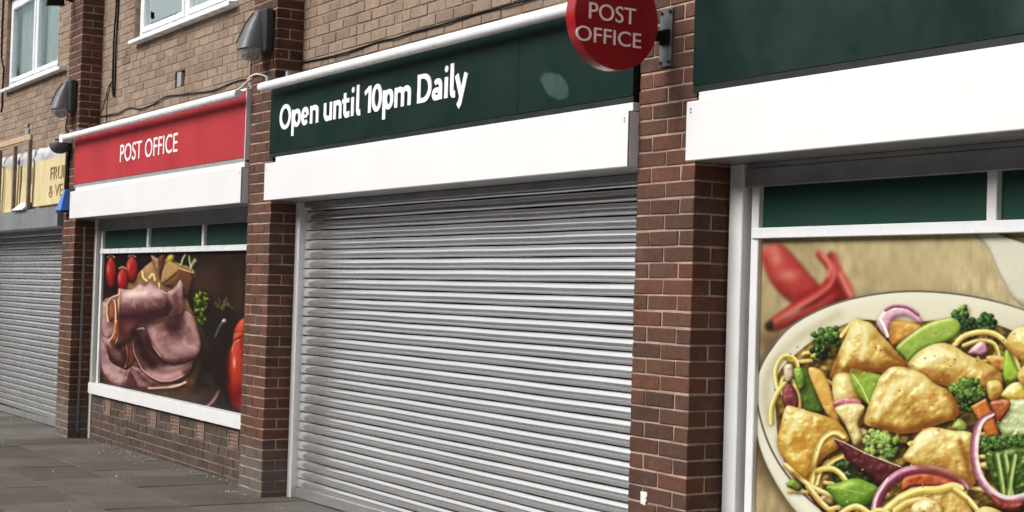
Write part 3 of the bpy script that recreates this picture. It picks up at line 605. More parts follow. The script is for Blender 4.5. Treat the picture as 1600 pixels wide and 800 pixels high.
def ham_print():
    P = Print(140, 375, 400, 665, 3.0, (34, 27, 24), 11)
    A = lambda *p: [(150 + x / 6.154, 390 + y / 6.154) for x, y in p]
    B = lambda *p: [(150 + x / 6.154, 510 + y / 6.154) for x, y in p]
    P.LIGHT = np.array([-.25, -.8, .55])
    P.grain(.5, 20); P.wash(325, 440, 34, 44, (84, 56, 44), .85); P.wash(372, 460, 12, 50, (92, 62, 44), .6); P.wash(355, 400, 10, 10, (80, 48, 36), .5); P.wash(170, 470, 20, 20, (60, 48, 30), .7)
    P.blob(A((50, 545), (200, 430), (380, 250), (545, 105), (680, 90), (800, 130), (960, 215), (880, 430), (930, 600), (1000, 700), (1060, 830), (1100, 930), (1090, 1060), (960, 1320), (820, 1420), (500, 1420), (150, 1340), (40, 1140)), (142, 110, 74), hi=(176, 144, 102), lo=(60, 40, 26), dome=10, rough=.1, spec=0, mottle=.3, sh=0, grad=.9)
    P.wash(345, 560, 30, 70, (40, 29, 22), .8); P.wash(300, 440, 12, 14, (120, 92, 62), .3)
    P.wash(325, 530, 24, 60, (50, 36, 26), .75); P.wash(300, 620, 40, 14, (96, 74, 56), .7); P.wash(318, 575, 14, 30, (26, 20, 18), .7)
    for c, rx, ry in (((145, 225), 50, 155), ((345, 195), 58, 130), ((255, 300), 52, 118)):
        x, y = c
        P.blob(A((x, y - ry), (x + rx * .8, y - ry * .55), (x + rx, y + ry * .1), (x + rx * .6, y + ry * .8), (x, y + ry), (x - rx * .7, y + ry * .7), (x - rx, y), (x - rx * .8, y - ry * .6)), (158, 34, 34), hi=(210, 90, 84), lo=(70, 8, 10), dome=8, rough=.03, spec=.1, mottle=.08, hl=[(150 + (x - rx * .55) / 6.154, 390 + (y - ry * .25) / 6.154, 2.2, 7, .6, (228, 150, 140))])
        P.tube(A((x - 30, y - ry), (x, y - ry - 14), (x + 30, y - ry + 4)), 3, (150, 120, 90), sh=0)
    P.blob(A((528, 50), (600, 85), (662, 50), (640, 180), (612, 296), (590, 210), (556, 150)), (158, 126, 100), hi=(196, 164, 136), lo=(80, 50, 38), dome=6, rough=.2, spec=0)
    P.blob(A((600, 80), (664, 56), (640, 190), (614, 290)), (104, 66, 52), dome=5, sh=0, spec=0)
    P.blob(A((668, 118), (700, 50), (752, 56), (742, 126), (704, 142)), (170, 150, 50), dome=7, rough=.05)
    P.blob(A((640, 330), (626, 270), (650, 180), (704, 112), (806, 176), (764, 246)), (170, 138, 92), hi=(196, 166, 116), dome=5, rough=.35, cell=4, spec=0)
    P.blob(A((806, 180), (935, 222), (900, 420), (880, 470), (720, 372), (650, 340), (770, 240)), (104, 68, 42), hi=(150, 104, 64), lo=(46, 28, 20), dome=6, rough=.35, cell=5, spec=0)
    P.tube(A((800, 180), (860, 200), (930, 224)), 2.4, (176, 142, 100), sh=0)
    for p in (((820, 150), (836, 90), (862, 50)), ((935, 215), (910, 150), (895, 60)), ((945, 140), (950, 90)), ((910, 190), (935, 120), (960, 110))): P.tube(A(*p), 3.4, (126, 144, 78), hi=(190, 204, 140))
    for p in (((440, 220), (450, 270), (480, 300)), ((520, 270), (545, 240), (560, 290)), ((600, 330), (604, 360))): P.tube(A(*p), 5, (184, 158, 90), hi=(216, 196, 136))
    # greens
    for i in range(60):
        a = P.rng.random(6); t = a[0]; x = 925 + 150 * a[1] * (1 - .45 * t) + 40 * t; y = 405 + 320 * t; v = .5 + .9 * a[2] * (1.1 - .5 * t)
        c = (min(255, 88 * v + 10), min(255, 112 * v + 8), 34 * v); an = a[3] * 6.28; L = 16 + 26 * a[4]; ux, uy = math.cos(an) * L, math.sin(an) * L
        P.blob(A((x - ux, y - uy), (x - uy * .45, y + ux * .45), (x + ux * .4, y + uy * 1.1), (x + uy * .5, y - ux * .4)), c, dome=3, rough=.5, cell=3, spec=.15, soft=.5, sh=.35)
    for i in range(14):
        a = P.rng.random(4); x = 1150 + 160 * a[0]; y = 440 + 120 * a[1]
        P.tube(A((x, y), (x + 30 * (a[2] - .3), y + 24), (x + 50 * (a[3] - .3), y + 30)), 2, (92, 90, 46), sh=0, spec=.05)
    P.soften(A((880, 0), (1440, 0), (1440, 700), (1130, 800), (1080, 400)), 1.0)
    P.tube(A((1160, 830), (1200, 740), (1240, 676)), 7, (48, 46, 48), hi=(96, 96, 100), sh=0, spec=.05); P.blob(A((1205, 700), (1225, 668), (1256, 680), (1240, 716)), (128, 128, 132), dome=4, sh=0)
    # ham
    ham = (170, 120, 124); hh = (216, 184, 182); hl_ = (74, 38, 38)
    H = lambda p, **k: P.blob(p, **{**dict(col=ham, hi=hh, lo=hl_, dome=15, rough=.16, cell=9, spec=.12, mottle=.3, grad=.35, sh=.7), **k})
    H(A((50, 545), (110, 500), (215, 450), (300, 700), (300, 900), (220, 1100), (60, 1150), (44, 900)), col=(142, 110, 110))
    H(B((100, 130), (180, 180), (300, 200), (310, 300), (296, 400), (230, 380), (140, 300), (110, 210)), col=(122, 86, 86), hl=[(187, 545, 8, 6, .5, (70, 38, 38))])
    H(B((40, 150), (96, 200), (140, 320), (270, 408), (310, 430), (270, 560), (240, 584), (160, 570), (60, 430)), col=(150, 120, 122), hi=(186, 160, 160), dome=6)
    H(B((300, 440), (330, 384), (380, 390), (440, 420), (560, 520), (650, 556), (860, 545), (800, 580), (520, 604), (400, 592), (350, 560)), col=(140, 104, 106), dome=5)
    P.blob(B((240, 584), (300, 450), (318, 440), (360, 480), (390, 590)), (86, 50, 50), dome=5, sh=0, spec=0)
    H(B((270, 560), (300, 440), (330, 386), (350, 400), (320, 450), (262, 584)), col=(164, 130, 126), dome=3)
    P.tube(B((50, 400), (80, 470), (150, 556), (200, 580)), 2, (70, 40, 36), sh=0, spec=0); P.tube(B((60, 60), (100, 105), (190, 70)), 2, (46, 26, 24), sh=0, spec=0)
    P.tube(B((130, 310), (180, 360), (290, 410)), 2.5, (52, 28, 28), sh=0, spec=0)
    H(B((338, 60), (400, 34), (460, 20), (510, 90), (560, 220), (640, 326), (740, 372), (930, 316), (930, 400), (890, 450), (800, 512), (650, 544), (560, 512), (430, 390), (370, 260)), col=(140, 108, 108), dome=8, hl=[(229, 540, 9, 16, .85, (66, 36, 36)), (240, 560, 12, 12, .6, (84, 50, 50)), (262, 590, 20, 6, .4, (172, 140, 138))])
    P.tube(B((430, 400), (480, 450), (560, 500), (650, 528), (760, 512), (880, 440), (934, 330)), 3, (150, 118, 110), sh=.5, spec=.1)
    P.tube(B((800, 540), (880, 470), (930, 400), (940, 340)), 2.4, (48, 28, 26), sh=0, spec=0)
    P.tube(B((510, 596), (600, 592), (720, 584), (800, 566), (860, 540)), 4.2, (178, 152, 126), hi=(206, 184, 156))
    H(A((385, 760), (410, 722), (480, 700), (600, 690), (720, 650), (850, 590), (900, 610), (945, 660), (980, 760), (1010, 900), (990, 990), (960, 1040), (850, 1088), (720, 1096), (640, 1050), (570, 960), (510, 830), (460, 750)), col=(136, 104, 105), dome=8, hl=[(272, 510, 13, 15, .85, (74, 46, 46)), (248, 505, 12, 10, .3, (160, 128, 126)), (285, 545, 14, 10, .35, (164, 134, 134))])
    P.tube(B((640, 320), (680, 350), (750, 362), (860, 346), (930, 310)), 2.2, (44, 26, 26), sh=.3, spec=0); P.tube(B((500, 80), (540, 180), (620, 290)), 1.6, (166, 130, 126), sh=0)
    P.tube(B((650, 270), (655, 330)), 1.6, (60, 30, 30), sh=0, spec=0); P.tube(B((830, 150), (880, 190), (960, 210)), 1.6, (168, 136, 132), sh=0)
    P.blob(B((310, 330), (296, 240), (290, 130), (318, 60), (345, 80), (370, 300), (340, 390), (300, 400)), (112, 62, 52), hi=(150, 90, 76), lo=(60, 30, 28), dome=4, sh=.3)
    P.tube(B((318, 44), (290, 130), (300, 290), (280, 392)), 1.9, (176, 130, 120)); P.tube(B((322, 44), (350, 110), (366, 250), (430, 390)), 1.9, (168, 126, 118))
    P.tube(B((330, 60), (390, 34), (450, 26)), 6, (156, 116, 112))
    # the roll on top
    H(A((212, 402), (300, 384), (350, 380), (420, 332), (470, 352), (520, 322), (600, 362), (680, 416), (712, 470), (720, 600), (560, 672), (420, 720), (372, 800), (290, 900), (190, 930), (205, 700)), col=(124, 86, 88), lo=(60, 30, 32), dome=14, hl=[(214, 462, 22, 12, .75, (180, 150, 150)), (240, 450, 16, 7, .4, (164, 132, 132)), (230, 492, 28, 10, .7, (82, 46, 48)), (194, 515, 8, 20, .5, (100, 54, 46))])
    H(A((690, 420), (720, 396), (780, 340), (806, 296), (826, 316), (838, 420), (842, 620), (780, 650), (700, 640)), col=(132, 100, 102), dome=6, hl=[(272, 490, 8, 10, .6, (84, 50, 52)), (276, 462, 5, 8, .4, (160, 130, 130))])
    P.tube(A((700, 430), (712, 520), (690, 600)), 1.1, (160, 124, 124), sh=0)
    P.tube(A((360, 480), (372, 560)), 1.2, (170, 140, 140), sh=0); P.tube(A((640, 400), (690, 420), (780, 345), (806, 298)), 1.6, (176, 142, 138), sh=0)
    P.tube(A((222, 385), (212, 500), (212, 680), (200, 840), (170, 930)), 4.2, (196, 138, 104), hi=(220, 170, 136))
    P.blob(A((108, 560), (120, 490), (160, 470), (185, 520), (190, 640), (150, 690), (116, 680)), (150, 96, 66), hi=(206, 160, 120), lo=(90, 48, 34), dome=6, rough=.05)
    P.tube(A((120, 690), (106, 600), (120, 500), (150, 474), (180, 520), (186, 660), (170, 800), (120, 880)), 2.8, (200, 156, 122)); P.tube(A((110, 520), (150, 466), (215, 440)), 4, (164, 128, 120))
    P.blob(A((190, 690), (212, 700), (205, 840), (150, 900), (180, 790)), (160, 92, 56), dome=4, sh=.3)
    RL = A((212, 402), (300, 384), (350, 380), (420, 332), (470, 352), (520, 322), (600, 362), (680, 416), (712, 470), (720, 600), (560, 672), (420, 720), (372, 800), (290, 900), (190, 930), (205, 700))
    P.air(A((270, 450), (420, 410), (600, 415)), 7, (222, 190, 188), .6, RL); P.air(A((330, 430), (400, 425), (470, 420)), 4, (244, 222, 220), .6, RL); P.air(A((230, 640), (400, 640), (560, 610), (720, 560)), 11, (60, 28, 32), .8, RL); P.air(A((300, 850), (250, 800), (230, 700)), 7, (84, 40, 38), .8, RL)
    P.air(A((700, 520), (690, 600), (660, 640)), 5, (56, 28, 30), .7, RL)
    SC = A((385, 760), (410, 722), (480, 700), (600, 690), (720, 650), (850, 590), (900, 610), (945, 660), (980, 760), (1010, 900), (990, 990), (960, 1040), (850, 1088), (720, 1096), (640, 1050), (570, 960), (510, 830), (460, 750))
    P.air(A((480, 715), (620, 690), (740, 640)), 6, (64, 32, 34), .75, SC); P.air(A((700, 720), (760, 760), (800, 700)), 9, (62, 32, 34), .75, SC); P.air(A((540, 780), (580, 900), (660, 1020)), 6, (196, 158, 156), .5, SC); P.air(A((760, 960), (860, 930), (960, 950)), 9, (186, 150, 150), .55, SC); P.air(A((880, 660), (940, 780), (980, 900)), 4, (176, 138, 138), .5, SC)
    LF = B((338, 60), (400, 34), (460, 20), (510, 90), (560, 220), (640, 326), (740, 372), (930, 316), (930, 400), (890, 450), (800, 512), (650, 544), (560, 512), (430, 390), (370, 260))
    P.air(B((400, 80), (440, 240), (540, 360)), 11, (46, 20, 22), .9, LF); P.air(B((500, 100), (560, 240), (660, 350)), 6, (50, 22, 24), .8, LF); P.air(B((500, 450), (650, 490), (800, 450)), 7, (206, 168, 164), .6, LF); P.air(B((860, 450), (920, 400), (934, 340)), 4, (60, 30, 30), .7, LF)
    P.air(B((100, 400), (180, 470), (260, 500)), 7, (204, 172, 172), .55); P.air(B((180, 190), (260, 240), (290, 330)), 7, (52, 26, 26), .75); P.air(B((400, 440), (520, 560), (680, 560)), 4, (64, 34, 34), .5); P.air(A((70, 600), (80, 750), (100, 900)), 5, (190, 158, 158), .5)
    P.air(A((760, 380), (770, 480), (780, 620)), 6, (70, 36, 40), .55); P.air(A((720, 420), (790, 360), (815, 340)), 4, (206, 176, 174), .6)
    # tomato on the edge, onion, crumbs
    P.blob(A((1308, 900), (1330, 780), (1370, 700), (1425, 665), (1460, 800), (1460, 1500), (1330, 1520), (1270, 1400), (1256, 1200), (1262, 1020)), (176, 56, 34), hi=(220, 110, 76), lo=(96, 14, 10), dome=13, rough=.02, spec=.12, mottle=.05, hl=[(366, 566, 2.4, 9, .75, (240, 196, 176)), (362, 540, 4, 14, .4, (214, 110, 72)), (372, 605, 10, 14, .4, (140, 20, 16))])
    P.tube(B((1262, 236), (1300, 200), (1330, 130), (1420, 90)), 1.8, (40, 24, 20), sh=.3); P.tube(B((1300, 70), (1360, 50), (1420, 46)), 1.6, (44, 24, 20), sh=0); P.tube(B((1310, 240), (1330, 160), (1420, 110)), 1.4, (214, 128, 96), sh=0)
    P.tube(B((1060, 775), (1120, 730), (1160, 670), (1184, 612)), 4.5, (120, 84, 86), hi=(190, 160, 158), taper=(.6, .3))
    TM = A((1308, 900), (1330, 780), (1370, 700), (1425, 665), (1460, 800), (1460, 1500), (1330, 1520), (1270, 1400), (1256, 1200), (1262, 1020))
    P.air(B((1270, 240), (1262, 420), (1290, 700)), 5, (70, 10, 8), .8, TM); P.air(B((1300, 760), (1380, 640), (1440, 620)), 11, (96, 10, 10), .65, TM); P.air(B((1400, 90), (1420, 300), (1420, 500)), 4, (120, 22, 14), .6, TM); P.air(B((1330, 90), (1380, 60)), 4, (214, 120, 84), .5, TM)
    for i in range(26):
        a = P.rng.random(4); P.air(B((1000 + 140 * a[0], 380 + 260 * a[1]), (1010 + 140 * a[0], 420 + 260 * a[1])), 2.2, (74, 64, 54), .35)
    P.soften(B((960, 380), (1230, 300), (1240, 700), (1000, 720)), 1.4)
    P.a[:] = _blur(P.a, .5 * P.S); P.grade(.5, (1.04, 1., .97))
    P.grain(.08, 1.0)
    return P
# ---------------------------------------------------------------- the ground
def gz(x): return .009 * (max(-40, min(20, x)) + 4.9)      # the pavement falls gently to the left
GX = (-400, -40, 20, 400)
def sheet(name, y0, y1, dz, mat):
    mb = MB()
    for a, b in zip(GX, GX[1:]): mb.add([(a, y0, gz(a) + dz), (b, y0, gz(b) + dz), (b, y1, gz(b) + dz), (a, y1, gz(a) + dz)], [(0, 1, 2, 3)])
    return kind(mb.build(name, mat), 'structure')
pave = sheet('pavement', -3.99, 30, -.012, 'joint')
sheet('road', -400, -4.16, -.12, 'asphalt')
sheet('ground', 30.004, 400, -.02, 'asphalt')
kb = MB()
for a, b in zip(GX, GX[1:]):
    kb.loft([[(x, -4.15, gz(x) - .3), (x, -4.15, gz(x) - .02), (x, -4.13, gz(x)), (x, -4.0, gz(x)), (x, -4.0, gz(x) - .3)] for x in (a, b)])
kind(kb.build('kerb', 'kerbstone'), 'structure')
def slab(x0, x1, y0, y1):
    g = .005; rng = R_
    dz = rng.uniform(-.003, .003); sx, sy = x1 - x0 - 2 * g, y1 - y0 - 2 * g
    mb = MB(); v, f = bevel_box(sx, sy, .05, .004, .002, rng); mb.add(v, f)
    o = mb.build('paving_slab', 'slab', pave); c = Vector(((x0 + x1) / 2, (y0 + y1) / 2, gz((x0 + x1) / 2) - .0235 + dz))
    put(o, c, pave); o.rotation_euler = (rng.uniform(-.003, .003), -math.atan(.009) + rng.uniform(-.003, .003), rng.uniform(-.002, .002))
# row against the shops: slabs laid across; then rows laid along
x = -15.2
while x < 5.2: slab(x, x + .585, -.62, .30); x += .585
for i, (y1, off) in enumerate(((-.62, -.3), (-1.215, .12), (-1.81, -.33), (-2.405, .05), (-3.0, -.3))):
    x = -16.1 + off + .0
    y0 = y1 - .595 if i < 4 else -3.985
    while x < 5.4: slab(x, x + .9, y0, y1); x += .9
lit = MB(); rng = random.Random(3)
def chip(x, y, r):
    a0 = rng.random() * 6.28; n = 5; z = gz(x) + .001
    top = [(x + r * rng.uniform(.5, 1) * math.cos(a0 + 6.28 * i / n), y + r * rng.uniform(.5, 1) * math.sin(a0 + 6.28 * i / n)) for i in range(n)]
    lit.loft([[(p[0], p[1], z) for p in top], [(x + (p[0] - x) * .6, y + (p[1] - y) * .6, z + r * rng.uniform(.3, .8)) for p in top]])
for i in range(34): chip(rng.uniform(-13, -4), rng.uniform(-1.9, .1), rng.uniform(.004, .014))
for i in range(60): x = rng.uniform(-9.7, -5.4); chip(x, .2 - abs(rng.gauss(0, .09)), rng.uniform(.004, .011))
for i in range(50): chip(rng.uniform(-5.4, -4.9), -.02 - abs(rng.gauss(0, .05)), rng.uniform(.004, .011))
for i in range(16): chip(rng.uniform(-8.6, -7.4), rng.uniform(-.15, .16), rng.uniform(.007, .014))
o = lit.build('litter', 'litter'); kind(o, 'stuff'); o['label'] = 'small pale chips of litter and grit scattered along the pavement edge'; o['category'] = 'litter'
# ---------------------------------------------------------------- the building and its bricks
BLD = thing('brick_building', 'row of shops in red and buff brick with piers between the shopfronts', 'building', (-5, .4, 0))
PR = [-14.92, -9.92, -4.914, 0.0, 4.96]; PW = .44; UY = .213
bricks = []
def course_z(j): return .045 + .075 * j + .0375
def pier_bricks(p, j0, j1):
    for j in range(j0, j1):
        z = course_z(j)
        def B(x0, x1, y0, y1): bricks.append(((x0 + x1) / 2, (y0 + y1) / 2, z, x1 - x0, y1 - y0, .065, par, 'red'))
        if j % 2: B(p - .1025, p, 0, .2125); B(p - .3275, p - .1125, 0, .1025); B(p - .44, p - .3375, 0, .2125)
        else: B(p - .215, p, 0, .1025); B(p - .44, p - .225, 0, .1025); B(p - .1025, p, .1125, .2125); B(p - .44, p - .3375, .1125, .2125)
for p in PR:
    par = MB().box(p - PW + .005, p - .005, .005, .5, gz(p) - .1, 6.3).build('pillar', 'mortar', BLD)
    pier_bricks(p, -2, 82)
# openings in the upper wall: two windows, a missing brick, a pipe hole
OPEN = [(-8.9, -6.25, 3.835, 5.3), (-13.97, -11.6, 3.87, 4.99), (-17.2, -14.0 - 1.36, 3.87, 4.99), (-7.7, -7.45, 3.275, 3.415), (-12.89, -12.68, 3.19, 3.345)]
OPEN = [o for o in OPEN if o[0] > -16]
UX0, UX1, UZ0, UZ1 = PR[0], PR[-1], 2.9, 6.3
xs = sorted({UX0, UX1, *(v for o in OPEN for v in (o[0] - .004, o[1] + .004))}); zs = sorted({UZ0, UZ1, *(v for o in OPEN for v in (o[2] - .004, o[3] + .004))})
core = MB()
for a, b in zip(xs, xs[1:]):
    run = None
    for c, d in zip(zs, zs[1:]):
        cx, cz = (a + b) / 2, (c + d) / 2
        if not any(o[0] < cx < o[1] and o[2] < cz < o[3] for o in OPEN): core.box(a, b, UY + .005, .5, c, d)
par = core.build('upper_wall', 'mortar_buff', BLD); UPPER = par
def run_bricks(x0, x1, z, off, y0, dep, mat, hdr=.12, hole=True, hz=.065):
    x = x0 + .005 - off
    while x < x1 - .01:
        L = .215; w = x + L
        parts = [(x, w)]
        if R_.random() < hdr: parts = [(x, x + .1025), (x + .1125, w)]
        for a, b in parts:
            segs = [(max(a, x0 + .005), min(b, x1 - .005))]
            if hole:
                for o in OPEN:
                    if z + hz / 2 > o[2] and z - hz / 2 < o[3] - .005:
                        n = []
                        for s, e in segs:
                            if e <= o[0] or s >= o[1]: n.append((s, e)); continue
                            if s < o[0]: n.append((s, o[0]))
                            if e > o[1]: n.append((o[1], e))
                        segs = n
            for s, e in segs:
                if e - s > .03: bricks.append(((s + e) / 2, y0 + dep / 2, z, e - s, dep, hz, par, mat))
        x += .225
for i in range(4):
    x0, x1 = PR[i], PR[i + 1] - PW
    for j in range(39, 83): run_bricks(x0, x1, course_z(j), (j % 2) * .1125, UY, .1, 'buff', .06)
# the low wall under the shop window in the second bay, and under the big window
AIR = [-9.31, -8.66, -7.96, -7.36, -6.76, -6.0]
keep = OPEN
OPEN = [(a - .108, a + .108, .235, .405) for a in AIR]
par = MB().box(-9.92, -5.354, .215, .4, gz(-10) - .1, .405).build('low_wall', 'mortar_grey', BLD); LOW = par
for j in range(-2, 6): run_bricks(-9.92, -5.354, .01 + .075 * j + .0375, (j % 2) * .1125 + (.06 if j > 2 else 0), .21, .06, 'grime', .4)
b_ = min((b for b in bricks if b[7] == 'grime' and b[2] < .06), key=lambda b: abs(b[0] + 9.2)); bricks[bricks.index(b_)] = b_[:7] + ('orange',)
OPEN = []
par = MB().box(0, 4.52, .215, .4, -.1, .40).build('low_wall', 'mortar_grey', BLD)
for j in range(-1, 5): run_bricks(0, 4.52, .035 + .075 * j + .0375, (j % 2) * .1125, .21, .06, 'grime', .3)
OPEN = keep
BMESH = {}
def brick_mesh(sx, sy, sz, mat):
    key = (round(sx, 2), round(sy, 2), round(sz, 3), mat)
    L = BMESH.setdefault(key, [])
    if len(L) < 4:
        v, f = bevel_box(round(sx, 3), sy, sz, .003, .0016, R_); me = bpy.data.meshes.new('brick'); me.from_pydata(v, [], f); me.materials.append(MT[mat]); L.append(me); return me
    return R_.choice(L)
def shows(b):
    x, y, z = b[0], b[1] - b[4] / 2, b[2]; hx, hz = b[3] / 2, b[5] / 2
    P = np.array([[x - hx, y, z - hz], [x + hx, y, z - hz], [x + hx, y, z + hz], [x - hx, y, z + hz]])
    u, v = project(P); a = abs(((u * np.roll(v, -1)) - (np.roll(u, -1) * v)).sum()) / 2
    if u.max() < 4 or u.min() > 1596 or v.max() < 4 or v.min() > 796: return 0
    if b[7] == 'red' and b[1] > .11 and b[0] < min(PR, key=lambda p: abs(p - b[0])) - .2: return 0      # the far side of a pier
    if b[1] > .11 and b[7] == 'red': a = a * .9
    if b[7] == 'buff':        # behind the fascia signs and light troughs, or beyond the round sign
        if z < 3.03 or x > -1.1: return 0
    if b[7] == 'red' and b[0] > -.2 and (2.15 < z < 2.42 or z > 2.48): a *= .7
    return a
rank = sorted(range(len(bricks)), key=lambda i: -shows(bricks[i])); own = set(i for i in rank[:298] if shows(bricks[i]) > 0)
rest = {}
for i, b in enumerate(bricks):
    j = (R_.uniform(-.0012, .0012), R_.uniform(-.0022, .0014), R_.uniform(-.0012, .0012))
    if i in own:
        o = bpy.data.objects.new('brick', brick_mesh(b[3], b[4], b[5], b[7])); COL.objects.link(o)
        put(o, Vector((b[0] + j[0], b[1] + j[1], b[2] + j[2])), b[6]); o.rotation_euler = (R_.uniform(-.006, .006), R_.uniform(-.004, .004), R_.uniform(-.006, .006))
    else:
        mb = rest.setdefault('all', (MB(), []))
        v, f = bevel_box(b[3], b[4], b[5], .003, .0016, R_)
        mb[0].add([(p[0] + b[0] + j[0], p[1] + b[1] + j[1], p[2] + b[2] + j[2]) for p in v], f); mb[1].extend([b[7]] * len(f))
mb, mats = rest['all']; o = mb.build('brickwork', 'red', BLD, fix=False); kind(o, 'stuff')
names = ['red', 'buff', 'grime', 'orange']
for n in names[1:]: o.data.materials.append(MT[n])
o.data.polygons.foreach_set('material_index', [names.index(m) for m in mats])
# a splash of white on the near pier
mb = MB(); mb.add([(-.335, -.0035, .72), (-.275, -.0035, .725), (-.272, -.0035, .70), (-.285, -.0035, .69), (-.277, -.0035, .675), (-.29, -.0035, .66), (-.3, -.0035, .655), (-.332, -.0035, .66)], [tuple(range(8))])
near_pier = [c for c in BLD.children if c.name.startswith('pillar')][3]
MB().prism([(-.337, .618), (-.287, .62), (-.286, .600), (-.297, .592), (-.289, .58), (-.3, .566), (-.296, .556), (-.334, .562)], 1, -.0045, .004).build('white_patch', 'white_paint', near_pier)
# air bricks
for a in AIR:
    f = MB(); z0, z1, y0 = .243, .392, .205
    f.box(a - .107, a - .09, y0, .24, z0, z1); f.box(a + .09, a + .107, y0, .24, z0, z1); f.box(a - .09, a + .09, y0 + .001, .24, z0, z0 + .02)
    o = f.build('air_brick', 'mortar_grey', LOW)
    s = MB(); s.box(a - .09, a + .09, .226, .24, z0 + .02, z1)
    s.build('air_brick_recess', 'dark', LOW)
    g = MB()
    for q in range(4): zz = z0 + .034 + q * .031; g.box(a - .089, a + .089, y0 + .002, .225, zz, zz + .013)
    g.build('air_brick_louvre', 'terracotta', LOW)
# walls behind the shopfronts, floor slabs over them
MB().box(-14.9, 4.9, .42, .5, -.2, 2.95).build('inner_wall', 'dark', BLD)
# ---------------------------------------------------------------- upper windows
def upper_window(x0, x1, z0, z1, mull, sx0, sx1, sz, net):
    YF = .262; f = MB(); w = .085
    f.box(x0 + .002, x0 + w, YF, .33, z0 + .002, z1, .006); f.box(x1 - w, x1 - .002, YF, .33, z0 + .002, z1, .006)
    f.box(x0 + w, x1 - w, YF + .001, .33, z0 + .002, z0 + .075, .006); f.box(x0 + w, x1 - w, YF + .001, .33, z1 - .08, z1 - .002, .006)
    for m in mull: f.box(m - .043, m + .043, YF + .002, .33, z0 + .075, z1 - .08, .006)
    o = f.build('window', 'upvc', BLD)
    xs = [x0 + w] + [v for m in mull for v in (m - .043, m + .043)] + [x1 - w]
    for a, b in zip(xs[::2], xs[1::2]):
        s = MB(); t = .055; zb, zt = z0 + .075, z1 - .08; yy = YF - .012
        s.box(a + .003, a + t, yy, .31, zb + .003, zt - .003, .006); s.box(b - t, b - .003, yy, .31, zb + .003, zt - .003, .006); s.box(a + t, b - t, yy + .001, .31, zb + .003, zb + t, .006); s.box(a + t, b - t, yy + .001, .31, zt - t, zt - .003, .006)
        s.build('sash', 'upvc', o)
        MB().box(a + t, b - t, .285, .289, zb + t, zt - t).build('pane', 'glass_net' if net else 'glass', o)
        if net:
            c = MB(); n = 60; xa, xb = a + .01, b - .01
            c.loft([[(xa + (xb - xa) * i / n, .37 + .014 * math.sin(i * 1.9) + .008 * math.sin(i * .7), zb), (xa + (xb - xa) * i / n, .37 + .014 * math.sin(i * 1.9 + .3) + .008 * math.sin(i * .7), zt)] for i in range(n + 1)], False, False)
            c.build('net_curtain', 'curtain', o, True, False)
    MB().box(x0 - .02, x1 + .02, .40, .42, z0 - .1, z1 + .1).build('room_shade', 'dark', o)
    MB().prism([(.13, sz - .003), (.13, sz + .028), (.30, sz + .055), (.30, sz - .003)], 0, sx0, sx1).build('sill', 'upvc', o)
upper_window(-8.9, -6.25, 3.835, 5.3, [-7.6], -8.83, -6.235, 3.80, False)
upper_window(-13.97, -11.6, 3.87, 4.99, [-12.73], -13.87, -11.21, 3.825, True)
MB().box(-7.7, -7.45, .30, .34, 3.27, 3.42).build('wall_hole', 'dark', BLD)
h = MB(); h.box(-7.668, -7.575, .222, .232, 3.279, 3.41); h.box(-7.575, -7.56, .222, .28, 3.285, 3.40); h.build('vent_flap', 'cap', BLD)
h = MB(); h.box(-12.86, -12.72, .20, .26, 3.195, 3.33, .01); h.box(-12.86, -12.72, .19, .2, 3.315, 3.345, .004); h.build('vent_flap', 'cap', BLD)
MB().box(-12.89, -12.68, .28, .34, 3.18, 3.35).build('wall_hole', 'dark', BLD)
# ---------------------------------------------------------------- shop windows (parts of the building)
def shop_window(x0, x1, zb, zsill, mull, white, low_z):
    """frame > mullion, transom, panel, sill; low_z: underside of the shutter box lip"""
    f = MB(); YF = .235
    f.box(x0, x0 + .05, YF, .33, zb, 2.149, .003); f.box(x1 - .05, x1, YF, .33, zb, 2.149, .003); f.box(x0 + .05, x1 - .05, YF + .04, .33, 2.06, 2.149)
    o = f.build('shop_window', 'rail', BLD)
    MB().box(x0 + .015, x1 - .015, YF - .012, .33, 1.812, 1.86, .003).build('transom', 'upvc' if white else 'rail', o)
    for m in mull: MB().box(m - .024, m + .024, YF - .002, .33, 1.8601, 2.06, .003).build('mullion', 'rail', o)
    xs = [x0 + .05] + [v for m in mull for v in (m - .024, m + .024)] + [x1 - .05]
    for a, b in zip(xs[::2], xs[1::2]): MB().box(a, b, .262, .27, 1.8602, 2.0598).build('panel', 'green_panel', o)
    MB().box(x0 - .03, x1 + .03, .165, .34, zsill[0], zsill[1], .004).build('sill', 'white_trim', o)
    return o
SW1 = shop_window(-9.80, -5.36, .521, (.412, .52), [-8.355, -6.917, -5.48 - .01], True, 2.04)
SW2 = shop_window(.125, 4.45, .521, (.405, .52), [1.507, 2.88, 4.2], True, 2.05)
